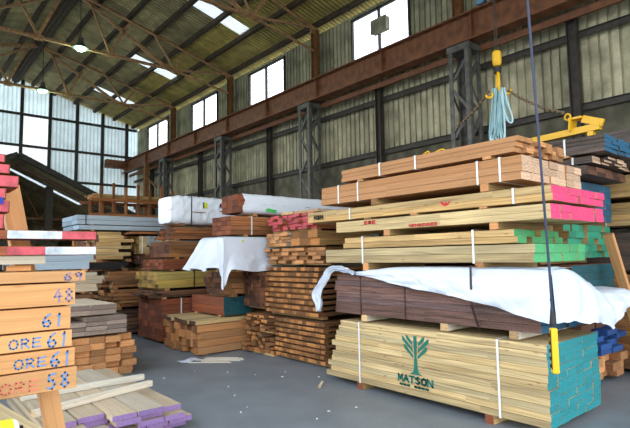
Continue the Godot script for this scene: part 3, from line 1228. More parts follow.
	add_bar(st, Vector3(0, 0.02, -0.75), Vector3(0, 0.06, 0.42), 0.1, 0.09)
	put("arm", st, mats.yellow_paint, y)
	st = begin()
	for s in [-0.06, 0.06]:
		add_bar(st, Vector3(s, 0.05, 0.05), Vector3(s, 0.24, 0.07), 0.015, 0.12, Vector3.RIGHT)
	add_box(st, Vector3(0, 0.23, 0.12), Vector3(0.14, 0.03, 0.18))
	add_bar(st, Vector3(0, 0.21, 0.2), Vector3(0, 0.10, 0.46), 0.1, 0.05, Vector3.RIGHT)
	put("lug_frame", st, mats.yellow_paint, y)
	st = begin()
	var rr := []
	for k in 14:
		var a := TAU * k / 14
		rr.append(Vector3(0, 0.28 + sin(a) * 0.045, 0.0 + cos(a) * 0.04))
	add_tube(st, rr, 0.014, 6, true)
	put("ring", st, mats.yellow_paint, y)
	st = begin()
	add_box(st, Vector3(0, -0.02, -0.5), Vector3(0.08, 0.1, 0.08))
	add_box(st, Vector3(0, 0.0, 0.3), Vector3(0.08, 0.1, 0.08))
	put("foot", st, mats.yellow_paint, y)


func add_rounded(st: SurfaceTool, c: Vector3, s: Vector3, r: float, b := Basis.IDENTITY) -> void:
	# a box with rounded corners: a subdivided box pulled onto a rounded one
	var n := 6
	for ax in 3:
		for sg in [-1.0, 1.0]:
			var g := []
			for i in n + 1:
				var row := []
				for j in n + 1:
					var q := Vector3.ZERO
					q[ax] = sg * s[ax] / 2
					q[(ax + 1) % 3] = edge_step(i, n, s[(ax + 1) % 3], r)
					q[(ax + 2) % 3] = edge_step(j, n, s[(ax + 2) % 3], r)
					var core := Vector3(clampf(q.x, -s.x / 2 + r, s.x / 2 - r), clampf(q.y, -s.y / 2 + r, s.y / 2 - r), clampf(q.z, -s.z / 2 + r, s.z / 2 - r))
					var nn := (q - core).normalized()
					row.append([c + b * (core + nn * r), b * nn])
				g.append(row)
			for i in n:
				for j in n:
					smooth_quad(st, g[i][j], g[i + 1][j], g[i + 1][j + 1], g[i][j + 1])


func edge_step(i: int, n: int, s: float, r: float) -> float:
	# more steps near the rounded edges
	var t := [-s / 2, -s / 2 + r * 0.42, -s / 2 + r, 0.0, s / 2 - r, s / 2 - r * 0.42, s / 2]
	return t[i]


# ------------------------------------------------------------------ the big strapped stack
func build_main_stack() -> void:
	var st: SurfaceTool
	var p1 := pack("timber_pack", "pale pine pack with green tree stencil and teal ends, lowest of its stack", [4.4, 5.5, 0.085, 0.80, -5.03, -2.08], "z", 11, 6, "pine", "teal", {"bearer": 0.085, "bearers": [-0.28, 0.30], "jit": 0.012, "fjit": 0.10, "taper": 0.26, "straps": [-4.37, -2.55], "be": "rust", "sjit": 0.003})
	# the stencil on its aisle side
	var o := Vector3(-0.5 * 1.1 - 0.0085, 0, 0)
	var right := Vector3(0, 0, 1)
	var base := o + Vector3(0, 0.315, -3.52 + 3.555)
	st = begin()
	var up := Vector3.UP
	shape(st, [[-0.026, 0.06], [0.026, 0.06], [0.035, 0.025], [0.085, 0.0], [-0.085, 0.0], [-0.035, 0.025]], base, right, up)
	shape(st, [[-0.026, 0.06], [0.026, 0.06], [0.02, 0.17], [-0.02, 0.17]], base, right, up)
	var leaves := [[[-0.016, 0.17], [0.016, 0.17], [0.024, 0.41], [-0.024, 0.41]]]
	for sl in [[0.028, 0.165, 0.15, 0.265], [0.034, 0.235, 0.175, 0.35], [0.04, 0.305, 0.12, 0.37]]:
		for sg in [-1.0, 1.0]:
			leaves.append([[sg * sl[0], sl[1]], [sg * sl[2], sl[3]], [sg * (sl[2] + 0.012), sl[3] + 0.045], [sg * (sl[2] - 0.015), sl[3] + 0.04], [sg * sl[0], sl[1] + 0.035]])
	for l in leaves:
		shape(st, l, base, right, up)
	put("tree_stencil", st, mats.teal_ink, p1).position = Vector3(0, 0.0, 0)
	st = begin()
	write(st, "MATSON", o + Vector3(0, 0.222, -3.77 + 3.555), right, up, Vector2(0.062, 0.064), 0.08, 0.021)
	write(st, "~~~ ~~~~", o + Vector3(0, 0.172, -3.75 + 3.555), right, up, Vector2(0.04, 0.026), 0.05, 0.011)
	put("name_stencil", st, mats.teal_ink, p1)

	pack("timber_pack", "dark brown hardwood pack under the white tarpaulin", [4.42, 5.5, 0.89, 1.37, -4.85, -2.12], "z", 7, 6, "merbau", "seablue", {"bearer": 0.075, "bearers": [-0.3, 0.12, 0.40], "jit": 0.03, "fjit": 0.08, "straps": [-4.35, -3.66], "smat": "strap_dark", "sw": 0.016, "steps": [7, 7, 5, 4, 3, 3], "bw": "white", "be": "pine"})
	var p3 := pack("timber_pack", "pale pine pack with light green painted ends above the tarpaulin", [4.4, 5.5, 1.52, 1.69, -4.98, -2.14], "z", 2, 6, "pine", "green", {"bearer": 0.09, "bearers": [-0.24, 0.30], "jit": 0.02, "fjit": 0.05})
	pack("timber_pack", "short pine layer with light green ends lying on a matching pack", [4.4, 5.45, 1.70, 1.83, -4.63, -2.30], "z", 2, 6, "honey", "green", {"jit": 0.10, "fjit": 0.05, "straps": []})
	for z in [-4.28, -2.76]:
		st = begin()
		for x in [-0.558, 0.558]:
			add_box(st, Vector3(x, 0.245, z + 3.56), Vector3(0.003, 0.33, 0.024))
		add_box(st, Vector3(0, 0.41, z + 3.56), Vector3(1.12, 0.003, 0.024))
		put("strap", st, mats.strap_white, p3)
	var p4 := pack("timber_pack", "pine pack with bright pink ends, lower of the two pink ones", [4.4, 5.55, 1.905, 2.04, -4.80, -1.97], "z", 2, 6, "pine", "pink", {"bearer": 0.07, "bearers": [-0.18, 0.3], "jit": 0.02, "fjit": 0.05, "sjit": 0.003})
	var p4b := pack("timber_pack", "longer pine pack with bright pink ends, upper of the two pink ones", [4.4, 5.58, 2.065, 2.205, -5.36, -1.96], "z", 2, 6, "honey", "pink", {"bearer": 0.022, "bearers": [-0.16, 0.05, 0.3], "jit": 0.02, "fjit": 0.05, "straps": [-4.49, -2.32]})
	st = begin()   # red and dark scrawls
	var lp := Vector3(-0.5 * 1.18 - 0.0085, 0, 3.66)
	shape(st, [[0.0, 0.06], [0.02, 0.025], [0.06, 0.008], [0.10, 0.02], [0.135, 0.06], [0.11, 0.05], [0.085, 0.03], [0.07, 0.06], [0.06, 0.03], [0.04, 0.045], [0.02, 0.06]], lp + Vector3(0, 0.055, -3.13), right, up)
	put("red_mark", st, mats.red_ink, p4b)
	st = begin()
	write(st, "M8M", lp + Vector3(0, 0.06, -5.18), right, up, Vector2(0.05, 0.05), 0.065, 0.016)
	put("black_mark", st, mats.black_ink, p4b)
	st = begin()
	var lq := Vector3(-0.5 * 1.15 - 0.0085, 0, 3.385)
	write(st, "E8E", lq + Vector3(0, 0.15, -4.24), right, up, Vector2(0.05, 0.035), 0.065, 0.012)
	put("red_mark", st, mats.red_ink, p4)
	st = begin()
	write(st, "NEN8ENNEE", lq + Vector3(0, 0.08, -3.55), right, up, Vector2(0.03, 0.028), 0.043, 0.009)
	put("red_mark", st, mats.red_ink, p4)
	pack("timber_pack", "thick fir pack with four white straps and pale pinkish ends", [4.4, 5.72, 2.285, 2.515, -5.04, -2.22], "z", 3, 7, "clear_fir", "pinkish", {"bearer": 0.075, "bearers": [-0.16, 0.36], "jit": 0.02, "fjit": 0.02, "straps": [-4.69, -4.34, -2.68, -2.44]})
	pack("timber_pack", "reddish fir pack on top of the big strapped stack", [4.4, 5.38, 2.55, 2.70, -4.64, -2.24], "z", 3, 7, "clear_fir", "fir", {"bearer": 0.03, "jit": 0.07, "fjit": 0.03, "straps": [-3.97, -3.44]})

	# scrap of yellow strap on the top pack
	st = begin()
	var loop := []
	for k in 18:
		var u := k / 17.0
		loop.append(Vector3(4.55 + 0.1 * u, 2.715 + 0.05 * absf(sin(u * 7.0)), -3.48 + 0.32 * u + 0.03 * sin(u * 11)))
	add_tube(st, loop, 0.008, 6)
	tag(put("strap_scrap", st, mats.yellow_paint), "curled scrap of yellow strap on the topmost fir pack", "strap")

	# white tarpaulin over the dark pack
	var t := thing("tarpaulin", "white plastic tarpaulin draped over the dark brown pack in the big stack", "tarpaulin", Vector3.ZERO)
	var g := []
	var zs := [[-4.36, 1.415, 1.375], [-4.1, 1.44, 1.35], [-3.8, 1.47, 1.29], [-3.4, 1.475, 1.235], [-3.0, 1.475, 1.19], [-2.6, 1.47, 1.13], [-2.3, 1.47, 1.06], [-1.99, 1.465, 1.0]]
	for i in 61:
		var u := i / 60.0
		var z := lerpf(-4.36, -1.99, u)
		var e := along(zs, z)
		var row := []
		for j in 17:
			var v := j / 16.0
			var p: Vector3
			if v < 0.3:
				p = Vector3(lerpf(4.8, 4.395, v / 0.3), e.x, z)
			else:
				var w := (v - 0.3) / 0.7
				p = Vector3(4.38 - 0.10 * u * sin(w * PI * 0.6), lerpf(e.x, e.y, w), z + 0.04 * w * u)
				p += Vector3(-0.022, 0, 0) * (1.0 + wrinkle.get_noise_2d(z * 2.2 + w * 2.6, w * 1.2)) * minf(1, w * 4)
				p.x += -0.012 * sin((z * 3.0 + w * 2.5) * 4.0) * w * u - 0.03 * absf(wrinkle.get_noise_2d(z * 1.3, w * 4.0 + z * 1.6)) * minf(1, w * 3) - 0.022 * absf(wrinkle.get_noise_2d(z * 5.0 + w * 4.0, w * 3.5 - z * 3.0)) * minf(1, w * 3)
			row.append(p)
		g.append(row)
	st = begin()
	add_grid(st, g)
	put("front_fold", st, mats.tarp, t)
	g = []
	var xs := [[4.36, 1.465, 1.0], [4.6, 1.475, 1.0], [4.75, 1.465, 0.97], [5.1, 1.34, 0.95], [5.3, 1.26, 0.87], [5.42, 1.225, 0.90], [5.6, 1.215, 0.98], [6.02, 1.22, 1.08]]
	for i in 53:
		var u := i / 52.0
		var x := lerpf(4.36, 6.02, u)
		var e := along(xs, x)
		var row := []
		for j in 19:
			var v := j / 18.0
			var p: Vector3
			if v < 0.35:
				p = Vector3(x, e.x + 0.012 * wrinkle.get_noise_2d(x * 3, v * 4), lerpf(-2.75 if x < 5.6 else -2.38, -2.02, v / 0.35))
			else:
				var w := (v - 0.35) / 0.65
				var bulge := 0.10 * sin(w * PI * 0.6) * smoothstep(0.0, 0.4, u)
				p = Vector3(x, lerpf(e.x, e.y, w), -1.99 + bulge + 0.02 * w)
				p.z += (0.03 * wrinkle.get_noise_2d(x * 3.5 - w * 1.4, w * 2.0 + 9) + 0.035 * absf(wrinkle.get_noise_2d(x * 8.0 + w * 3.0, w * 5.0)) + 0.012 * sin(x * 19 + w * 2)) * minf(1, w * 3) * minf(1.0, u * 5)
				p.y += 0.025 * wrinkle.get_noise_2d(x * 7.0, 40) * w * minf(1.0, u * 5)
			row.append(p)
		g.append(row)
	st = begin()
	add_grid(st, g)
	put("end_fold", st, mats.tarp, t)
	# bunched tail tied off at the far end
	g = []
	var tail := [Vector3(4.36, 1.395, -4.36), Vector3(4.345, 1.43, -4.5), Vector3(4.33, 1.455, -4.68), Vector3(4.31, 1.42, -4.80), Vector3(4.30, 1.33, -4.86), Vector3(4.29, 1.22, -4.93), Vector3(4.28, 1.10, -4.98), Vector3(4.29, 1.00, -4.96), Vector3(4.28, 0.90, -4.97)]
	var wide := [0.02, 0.03, 0.035, 0.05, 0.055, 0.045, 0.085, 0.07, 0.025]
	var cv := Curve3D.new()
	for k in tail.size():
		var tn: Vector3 = (tail[mini(k + 1, tail.size() - 1)] - tail[maxi(k - 1, 0)]) / 6.0
		cv.add_point(tail[k], -tn, tn)
	for i in 41:
		var u := i / 40.0 * (tail.size() - 1)
		var c := cv.samplef(u)
		var d := (cv.samplef(minf(u + 0.05, 8)) - cv.samplef(maxf(u - 0.05, 0))).normalized()
		var sd := d.cross(Vector3(-1, 0, 0)).normalized()
		var wv := lerpf(wide[int(u)], wide[mini(int(u) + 1, 8)], u - int(u))
		var row := []
		for j in 11:
			var v := j / 10.0 * 2 - 1
			row.append(c + sd * v * wv + Vector3(-0.03 * cos(v * PI * 2.2 + u) - 0.02, 0.012 * wrinkle.get_noise_2d(u * 2, v * 3), 0))
		g.append(row)
	st = begin()
	add_grid(st, g)
	put("tied_tail", st, mats.tarp, t)
	st = begin()
	add_bar(st, Vector3(4.30, 1.485, -2.74), Vector3(4.285, 1.12, -2.74), 0.024, 0.004, Vector3.RIGHT)
	add_bar(st, Vector3(4.285, 1.12, -2.74), Vector3(4.40, 0.88, -2.74), 0.024, 0.004, Vector3.RIGHT)
	add_bar(st, Vector3(4.30, 1.487, -2.74), Vector3(4.80, 1.487, -2.74), 0.016, 0.004)
	put("tie_band", st, mats.strap_dark, t)


func along(list: Array, x: float) -> Vector2:
	for i in list.size() - 1:
		if x <= list[i + 1][0]:
			var lin: float = (x - list[i][0]) / (list[i + 1][0] - list[i][0])
			var u := smoothstep(0.0, 1.0, lin) * 0.4 + 0.6 * lin
			return Vector2(lerpf(list[i][1], list[i + 1][1], u), lerpf(list[i][2], list[i + 1][2], u))
	return Vector2(list[-1][1], list[-1][2])


# ------------------------------------------------------------------ the row behind the big stack
func build_second_row() -> void:
	pack("timber_pack", "weathered brown dunnage beams on the floor behind the teal-ended pine pack", [6.0, 7.2, 0.06, 0.36, -5.2, -2.35], "z", 3, 5, "umber", "fir", {"bearer": 0.06, "jit": 0.25})
	pack("timber_pack", "blue painted boards between brown ones, low behind the tarpaulin", [6.0, 7.3, 0.40, 0.66, -5.2, -2.35], "z", 4, 4, "bluepaint", "bluepaint", {"bearer": 0.04, "jit": 0.2, "miss": 0.15})
	pack("timber_pack", "brown boards under the dark teal-ended pack", [5.95, 7.2, 0.70, 0.86, -5.2, -2.4], "z", 2, 5, "walnut", "dark", {"bearer": 0.04, "jit": 0.1})
	pack("timber_pack", "brown boards with dark teal painted ends with bare flecks", [5.8, 7.05, 0.92, 1.46, -5.2, -2.42], "z", 6, 6, "cedar", "deepteal", {"bearer": 0.06, "jit": 0.012})
	pack("timber_pack", "uneven boards with jade green painted ends", [5.8, 7.1, 1.54, 1.93, -5.2, -2.42], "z", 5, 7, "honey", "jade", {"bearer": 0.07, "jit": 0.10})
	pack("timber_pack", "boards with sea-blue painted ends beside the pink-ended packs", [5.92, 7.05, 1.98, 2.44, -5.2, -2.40], "z", 6, 6, "fir", "seablue", {"bearer": 0.045, "jit": 0.02})
	pack("timber_pack", "dark boards on the sea-blue ended pack", [5.9, 7.1, 2.475, 2.58, -5.2, -2.22], "z", 2, 5, "slate", "dark", {"bearer": 0.03, "jit": 0.02, "straps": [-2.55]})
	pack("timber_pack", "grey-brown boards with pale loose ends under the topmost dark pack", [5.95, 7.1, 2.608, 2.685, -5.2, -2.08], "z", 3, 5, "slate", "pinkish", {"bearer": 0.018, "jit": 0.12, "straps": [-2.4]})
	pack("timber_pack", "dark grey-brown pack with blue painted ends, topmost behind the big stack", [5.9, 6.9, 2.71, 2.90, -5.2, -2.02], "z", 4, 5, "slate", "seablue", {"bearer": 0.022, "jit": 0.03, "straps": [-2.46]})
	# third row, running on past the frame
	pack("timber_pack", "grey-brown boards stacked low in the row nearest the wall", [7.5, 8.7, 0.06, 1.30, -5.4, -1.2], "z", 9, 5, "umber", "umber", {"bearer": 0.06, "jit": 0.05})
	pack("timber_pack", "brown boards in the row nearest the wall, below two pale packs", [7.5, 8.7, 1.36, 1.86, -5.4, -1.2], "z", 4, 5, "slate", "umber", {"bearer": 0.06, "jit": 0.05})
	pack("timber_pack", "pale pine pack with a white strap, lower pale one near the wall", [7.45, 8.6, 1.95, 2.26, -5.4, -1.2], "z", 4, 5, "honey", "pine", {"bearer": 0.07, "jit": 0.03, "straps": [-2.62]})
	pack("timber_pack", "pale pine pack near the wall, upper of two, below brown boards", [7.4, 8.6, 2.33, 2.62, -5.4, -1.2], "z", 4, 5, "honey", "pine", {"bearer": 0.07, "jit": 0.03, "straps": [-2.9]})
	pack("timber_pack", "dark brown boards under the yellow lifting beam near the wall", [7.1 + 0.1, 8.6, 2.70, 3.18, -5.4, -1.3], "z", 4, 5, "slate", "umber", {"bearer": 0.06, "jit": 0.05})
	# leaning post
	var st := begin()
	var t := thing("leaning_post", "orange-brown timber post leaning against the green-ended boards", "post", Vector3(6.85, 0.0, -2.2))
	var b := board(t, Vector3(0.12, 0.9, 0.0), 0.1, 0.07, 2.05, "z", "orange", "fir", "post")
	b.basis = Basis(Vector3(0, 0, 1), Vector3(1, 0, 0), Vector3(0, 1, 0))
	t.rotation = Vector3(-0.03, 0, 0.0)
	b.basis = Basis(Vector3.BACK, deg_to_rad(29)) * b.basis
	b.position = Vector3(0.1, 0.92, 0)


# ------------------------------------------------------------------ stacks along the aisle
func build_middle_blocks() -> void:
	var st: SurfaceTool
	var gr := {"group": "packs of sawn timber in the shed"}
	pack("timber_stack", "brown strips with stickered gaps standing on the floor beside the pine pack", [4.80, 6.0, 0.05, 0.665, -6.68, -5.49], "x", 8, 12, "umber", "umber", {"gap": 0.028, "bearer": 0.05, "jit": 0.012, "sjit": 0.01})
	pack("timber_stack", "brown strips with stickered gaps, second tier beside the tarpaulin knot", [4.80, 6.0, 0.72, 1.475, -6.94, -5.62], "x", 9, 13, "umber", "umber", {"gap": 0.032, "bearer": 0.05, "jit": 0.012, "sjit": 0.01})
	pack("timber_stack", "untidy layers of brown boards above the stickered strips", [4.78, 6.0, 1.50, 1.76, -7.0, -5.50], "x", 4, 7, "umber", "fir", {"gap": 0.014, "bearer": 0.022, "jit": 0.13, "wob": 0.6, "miss": 0.08})
	pack("timber_stack", "grey and brown loose boards beside the square beams", [4.78, 6.0, 1.775, 2.0, -6.98, -6.33], "x", 4, 4, "driftwood", "fir", {"jit": 0.12, "wob": 0.6, "bearer": 0.01})
	pack("squared_timber", "square honey-brown beam above the untidy layers of brown boards", [4.82, 6.0, 1.78, 2.0, -6.27, -5.62], "x", 2, 3, "honey", "umber", {"loose": true, "jit": 0.04, "bearer": 0.015, "category": "beam", "group": "square honey-brown beams"})
	pack("timber_stack", "boards with rose-red painted ends on top of the square beams", [4.78, 6.0, 2.03, 2.28, -6.85, -5.72], "x", 5, 8, "cedar", "rose", {"jit": 0.12, "bearer": 0.025, "wob": 0.3})
	pack("plank", "wide pale brown slab on the rose-ended boards", [4.95, 6.2, 2.30, 2.345, -6.7, -5.8], "x", 1, 3, "driftwood", "pine", {"loose": true, "jit": 0.1, "bearer": 0.015, "category": "plank", "group": "wide pale brown slabs"})

	# rough bundle beside it
	pack("timber_stack", "rough short lengths heaped on the floor beside the cut beams", [4.70, 5.9, 0.03, 0.37, -7.55, -6.74], "x", 5, 6, "umber", "umber", {"jit": 0.14, "wob": 1.0, "miss": 0.1, "bearer": 0.03, "gap": 0.008})
	pack("timber_stack", "rough brown offcuts sagging across the heaped lengths", [4.66, 5.9, 0.40, 0.66, -7.56, -6.72], "x", 5, 5, "umber", "umber", {"jit": 0.16, "wob": 1.0, "miss": 0.12, "bearer": 0.03, "gap": 0.008})
	pack("timber_stack", "dark brown boards in a tight block under the hanging white sheet", [4.80, 6.0, 0.77, 1.36, -7.62, -7.0], "x", 9, 5, "cedar", "dark", {"jit": 0.04, "bearer": 0.04})

	# cut beams by the aisle
	pack("squared_timber", "short pale beam in the crosswise floor stack beside the rough heap", [3.88, 5.4, 0.02, 0.50, -9.0, -7.66], "x", 4, 8, "fir", "umber", {"loose": true, "jit": 0.14, "bearer": 0.02, "sjit": 0.012, "gap": 0.005, "category": "beam", "group": "short crosswise beams"})
	pack("plank", "wide pale plank lying on the short crosswise beams", [3.86, 5.2, 0.505, 0.57, -9.0, -7.66], "x", 1, 6, "pine", "dark", {"loose": true, "jit": 0.12, "sjit": 0.01, "category": "plank", "group": "wide pale planks"})
	pack("timber_pack", "small pack with teal painted ends under the hanging white sheet", [4.50, 5.08, 0.60, 0.92, -9.0, -7.78], "z", 4, 4, "rust", "deepteal", {"jit": 0.01, "bearer": 0.025})
	pack("timber_stack", "dark brown boards between the teal-ended pack and the white sheet", [4.45, 6.0, 0.97, 1.36, -8.5, -7.68], "x", 4, 5, "umber", "dark", {"jit": 0.12, "bearer": 0.05, "wob": 0.3})

	# pack under the hanging sheet, and those on it
	pack("timber_pack", "brown pack hidden under the hanging white sheet", [4.16, 6.0, 1.42, 1.93, -7.84, -7.14], "x", 6, 4, "cedar", "dark", {"bearer": 0.05})
	pack("timber_pack", "reddish cedar pack with a white strap above the hanging white sheet", [4.25, 6.4, 1.99, 2.30, -7.75, -7.14], "x", 4, 4, "cedar", "rust", {"bearer": 0.035, "straps": [4.66, 5.9], "jit": 0.015, "gap": 0.006})
	var t := thing("sheet_cover", "white plastic sheet hanging in folds over a pack by the aisle", "tarpaulin", Vector3.ZERO)
	var g := []
	for i in 45:
		var u := i / 44.0
		var x := lerpf(4.09, 5.75, u)
		var hem := 1.40 + 0.03 * sin(x * 5.0) - 0.30 * exp(-pow((x - 4.10) / 0.06, 2.0))
		var row := []
		for j in 17:
			var v := j / 16.0
			if v < 0.25:
				row.append(Vector3(x, 1.955 + 0.006 * wrinkle.get_noise_2d(x * 4, v * 5), lerpf(-7.6, -7.11, v / 0.25)))
			else:
				var w := (v - 0.25) / 0.75
				row.append(Vector3(x, lerpf(1.95, hem, w), -7.09 + 0.06 * w * smoothstep(0.0, 0.12, u) + 0.03 * w * wrinkle.get_noise_2d(x * 3.0, w * 2.0) + (0.01 * sin(x * 13) + 0.02 * absf(wrinkle.get_noise_2d(x * 6 + w * 2, w * 4))) * w))
		g.append(row)
	st = begin()
	add_grid(st, g)
	put("front_fold", st, mats.tarp, t)
	g = []
	for i in 41:
		var u := i / 40.0
		var z := lerpf(-7.09, -7.84, u)
		var hem := 1.10 + 0.32 * smoothstep(0.0, 0.22, u) - 0.03 * sin(u * 17)
		var row := []
		for j in 17:
			var v := j / 16.0
			if v < 0.2:
				row.append(Vector3(lerpf(4.5, 4.10, v / 0.2), 1.955, z))
			else:
				var w := (v - 0.2) / 0.8
				var fl := 0.30 * smoothstep(0.05, 0.75, u) * w
				row.append(Vector3(4.09 - fl - (0.055 * sin(u * 19 + w * 1.5) + 0.03 * sin(u * 41 + 1.0)) * w * smoothstep(0.0, 0.1, u), lerpf(1.95, hem, w), z + 0.02 * wrinkle.get_noise_2d(u * 9, w * 3)))
		g.append(row)
	st = begin()
	add_grid(st, g)
	put("side_fold", st, mats.tarp, t)
	st = begin()
	shape(st, [[-0.012, 0.0], [0.014, -0.002], [0.018, 0.03], [0.0, 0.045], [-0.016, 0.028]], Vector3(4.43, 1.86, -7.055), Vector3.RIGHT, Vector3.UP)
	put("yellow_spot", st, mats.print_yellow, t)
	# long wrapped pack, open at one end
	var w := pack("wrapped_pack", "long white-wrapped pack with its torn open end showing brown wood", [4.42, 7.0, 2.37, 2.68, -7.75, -7.2], "x", 3, 3, "rust", "rust", {"bearer": 0.06, "jit": 0.03, "straps": []})
	g = []
	for i in 41:
		var u := i / 40.0
		var x := lerpf(4.53, 7.03, u)
		var row := []
		for j in 25:
			var v := j / 24.0
			row.append(round_rect(v, 0.60, 0.35, 0.05, Vector3(x - 5.71 + 0.06 * wrinkle.get_noise_2d(v * 9, 3) * (1.0 - minf(1, u * 8)), 0.06 + 0.155, 0.0), 0.012, u))
		g.append(row)
	st = begin()
	add_grid(st, g)
	put("wrapping", st, mats.wrap, w)
	st = begin()
	shape(st, [[0.0, 0.0], [0.24, -0.02], [0.25, 0.02], [0.05, 0.05]], Vector3(4.95 - 5.71, 0.10, 0.325), Vector3.RIGHT, Vector3.UP)
	put("green_print", st, mats.print_green, w)


func round_rect(v: float, w: float, h: float, r: float, c: Vector3, rough: float, u: float) -> Vector3:
	# a point on a rounded rectangle in the z-y plane, v from 0 to 1 right round
	var a := TAU * v
	var q := Vector2(cos(a), sin(a))
	var k := 1.0 / maxf(absf(q.x), absf(q.y))
	var p := Vector2(q.x * k * w / 2, q.y * k * h / 2)
	var core := Vector2(clampf(p.x, -w / 2 + r, w / 2 - r), clampf(p.y, -h / 2 + r, h / 2 - r))
	var d := (p - core)
	if d.length() > 1e-6:
		p = core + d.normalized() * r
	var n := rough * wrinkle.get_noise_3d(u * 14, p.x * 5, p.y * 7)
	return c + Vector3(0, p.y + n * signf(p.y), p.x + n * signf(p.x))


# ------------------------------------------------------------------ stacks farther back
func build_far_blocks() -> void:
	var st: SurfaceTool
	pack("timber_pack", "rust-red strapped pack standing behind the crosswise beams", [3.95, 5.4, 0.06, 0.85, -10.3, -9.15], "x", 7, 7, "rust", "rust", {"bearer": 0.06, "jit": 0.02, "straps": [4.35, 5.1], "gap": 0.006})
	pack("timber_stack", "thin dark boards spread between the rust-red and yellow packs", [3.75, 5.5, 0.88, 1.0, -10.3, -9.1], "x", 3, 5, "walnut", "dark", {"bearer": 0.03, "jit": 0.2, "wob": 0.4})
	pack("timber_pack", "yellowish pack with a dark strap under the loose sheet corner", [3.84, 5.5, 1.05, 1.36, -10.2, -9.15], "x", 4, 6, "yellow", "yellow", {"bearer": 0.05, "jit": 0.10, "straps": [4.62], "smat": "strap_black"})
	pack("timber_pack", "orange-brown pack with blue-flecked ends on the yellowish pack", [3.98, 5.5, 1.40, 1.60, -10.2, -9.2], "x", 3, 5, "rust", "rust", {"bearer": 0.03, "jit": 0.06})
	pack("timber_pack", "dark brown pack beside the folds of the white sheet", [4.12, 5.5, 1.64, 1.95, -10.2, -9.25], "x", 4, 5, "umber", "dark", {"bearer": 0.035, "jit": 0.04})
	pack("timber_stack", "brown boards under the white pack with printed wrapping", [4.15, 5.8, 2.0, 2.24, -10.2, -9.4], "x", 4, 5, "cedar", "dark", {"bearer": 0.04, "jit": 0.3, "wob": 0.2})
	# white wrapped pack with print
	var w := thing("wrapped_pack", "white plastic wrapped pack with blue and yellow print, tied with a black strap", "timber pack", Vector3(5.02, 2.29, -9.8), "packs of sawn timber in the shed")
	st = begin()
	var g := []
	for i in 41:
		var u := i / 40.0
		var x := lerpf(-0.74, 0.85, u)
		var k := 1.0 - 0.10 * pow(1.0 - minf(1.0, u * 7.0), 2.0)
		var row := []
		for j in 29:
			row.append(round_rect(j / 28.0, 0.7 * k, 0.58 * k, 0.05, Vector3(x, 0.31, 0), 0.02, u))
		g.append(row)
	add_grid(st, g)
	var cap := []
	for j in 29:
		cap.append(g[0][j])
	for j in 28:
		var n := Vector3.LEFT
		tri(st, [Vector3(-0.76, 0.31, 0), cap[j], cap[j + 1]], n, [Vector2.ZERO, Vector2.RIGHT, Vector2.ONE])
	for j in 28:
		tri(st, [Vector3(0.85, 0.31, 0), g[40][j], g[40][j + 1]], Vector3.RIGHT, [Vector2.ZERO, Vector2.RIGHT, Vector2.ONE])
	put("wrapping", st, mats.wrap, w)
	st = begin()
	for s in [-1, 1]:
		add_box(st, Vector3(-0.32, 0.31, s * 0.365), Vector3(0.02, 0.60, 0.004))
	add_box(st, Vector3(-0.32, 0.612, 0), Vector3(0.02, 0.004, 0.73))
	put("strap", st, mats.strap_black, w)
	st = begin()
	add_box(st, Vector3(0.0, 0.42, 0.372), Vector3(0.07, 0.12, 0.004))
	put("yellow_label", st, mats.print_yellow, w)
	st = begin()
	add_box(st, Vector3(-0.045, 0.42, 0.371), Vector3(0.03, 0.13, 0.004))
	put("black_label", st, mats.black_ink, w)
	st = begin()
	write(st, "MENN8E", Vector3(0.34, 0.40, 0.376), Vector3.RIGHT, Vector3.UP, Vector2(0.055, 0.06), 0.07, 0.026)
	put("blue_print", st, mats.print_blue, w)
	st = begin()
	add_box(st, Vector3(0.55, 0.31, 0.372), Vector3(0.42, 0.025, 0.004))
	add_box(st, Vector3(-0.15, 0.27, 0.372), Vector3(0.3, 0.015, 0.004))
	put("brown_band", st, mats.orange_post, w)
	for x in [-0.5, 0.5]:
		st = begin()
		add_box(st, Vector3(x, 0.012, 0), Vector3(0.1, 0.05, 0.68))
		put("bearer", st, mats.brown_post, w)

	# blocks across the end of the aisle
	pack("timber_stack", "dark reddish boards heaped on the floor at the end of the aisle", [3.55, 5.3, 0.05, 0.55, -12.4, -10.75], "x", 6, 8, "walnut", "dark", {"bearer": 0.05, "jit": 0.3, "wob": 0.6, "miss": 0.06})
	pack("timber_stack", "brown mixed boards above the dark reddish heap", [3.5, 5.3, 0.60, 0.98, -12.4, -10.8], "x", 5, 7, "umber", "fir", {"bearer": 0.05, "jit": 0.3, "wob": 0.5, "miss": 0.06, "straps": [4.2]})
	pack("timber_stack", "thin brown boards with pale ends below the glossy wrapped pack", [3.4, 5.3, 1.02, 1.36, -12.4, -10.8], "x", 5, 7, "umber", "pine", {"bearer": 0.04, "jit": 0.3, "wob": 0.5, "miss": 0.05, "straps": [4.35]})
	pack("timber_stack", "dark boards just under the glossy wrapped pack", [4.16, 5.4, 1.42, 1.68, -12.4, -10.8], "x", 3, 6, "walnut", "dark", {"bearer": 0.05, "jit": 0.2, "straps": [4.75]})
	var tw := pack("wrapped_pack", "pale timber pack in glossy clear wrapping with a white strap", [4.15, 5.6, 1.73, 2.11, -12.2, -10.85], "x", 5, 6, "pine", "yellow", {"bearer": 0.04, "straps": [4.13 + 0.1], "jit": 0.03})
	g = []
	for i in 31:
		var u := i / 30.0
		var row := []
		for j in 25:
			row.append(round_rect(j / 24.0, 1.39, 0.26, 0.04, Vector3(lerpf(-0.55, 0.74, u), 0.04 + 0.27, 0), 0.015, u))
		g.append(row)
	st = begin()
	add_grid(st, g)
	put("wrapping", st, mats.wrap_clear, tw)
	pack("timber_pack", "thin brown planks laid over the glossy wrapped pack", [4.0, 5.7, 2.165, 2.215, -12.2, -10.85], "x", 1, 5, "cedar", "fir", {})
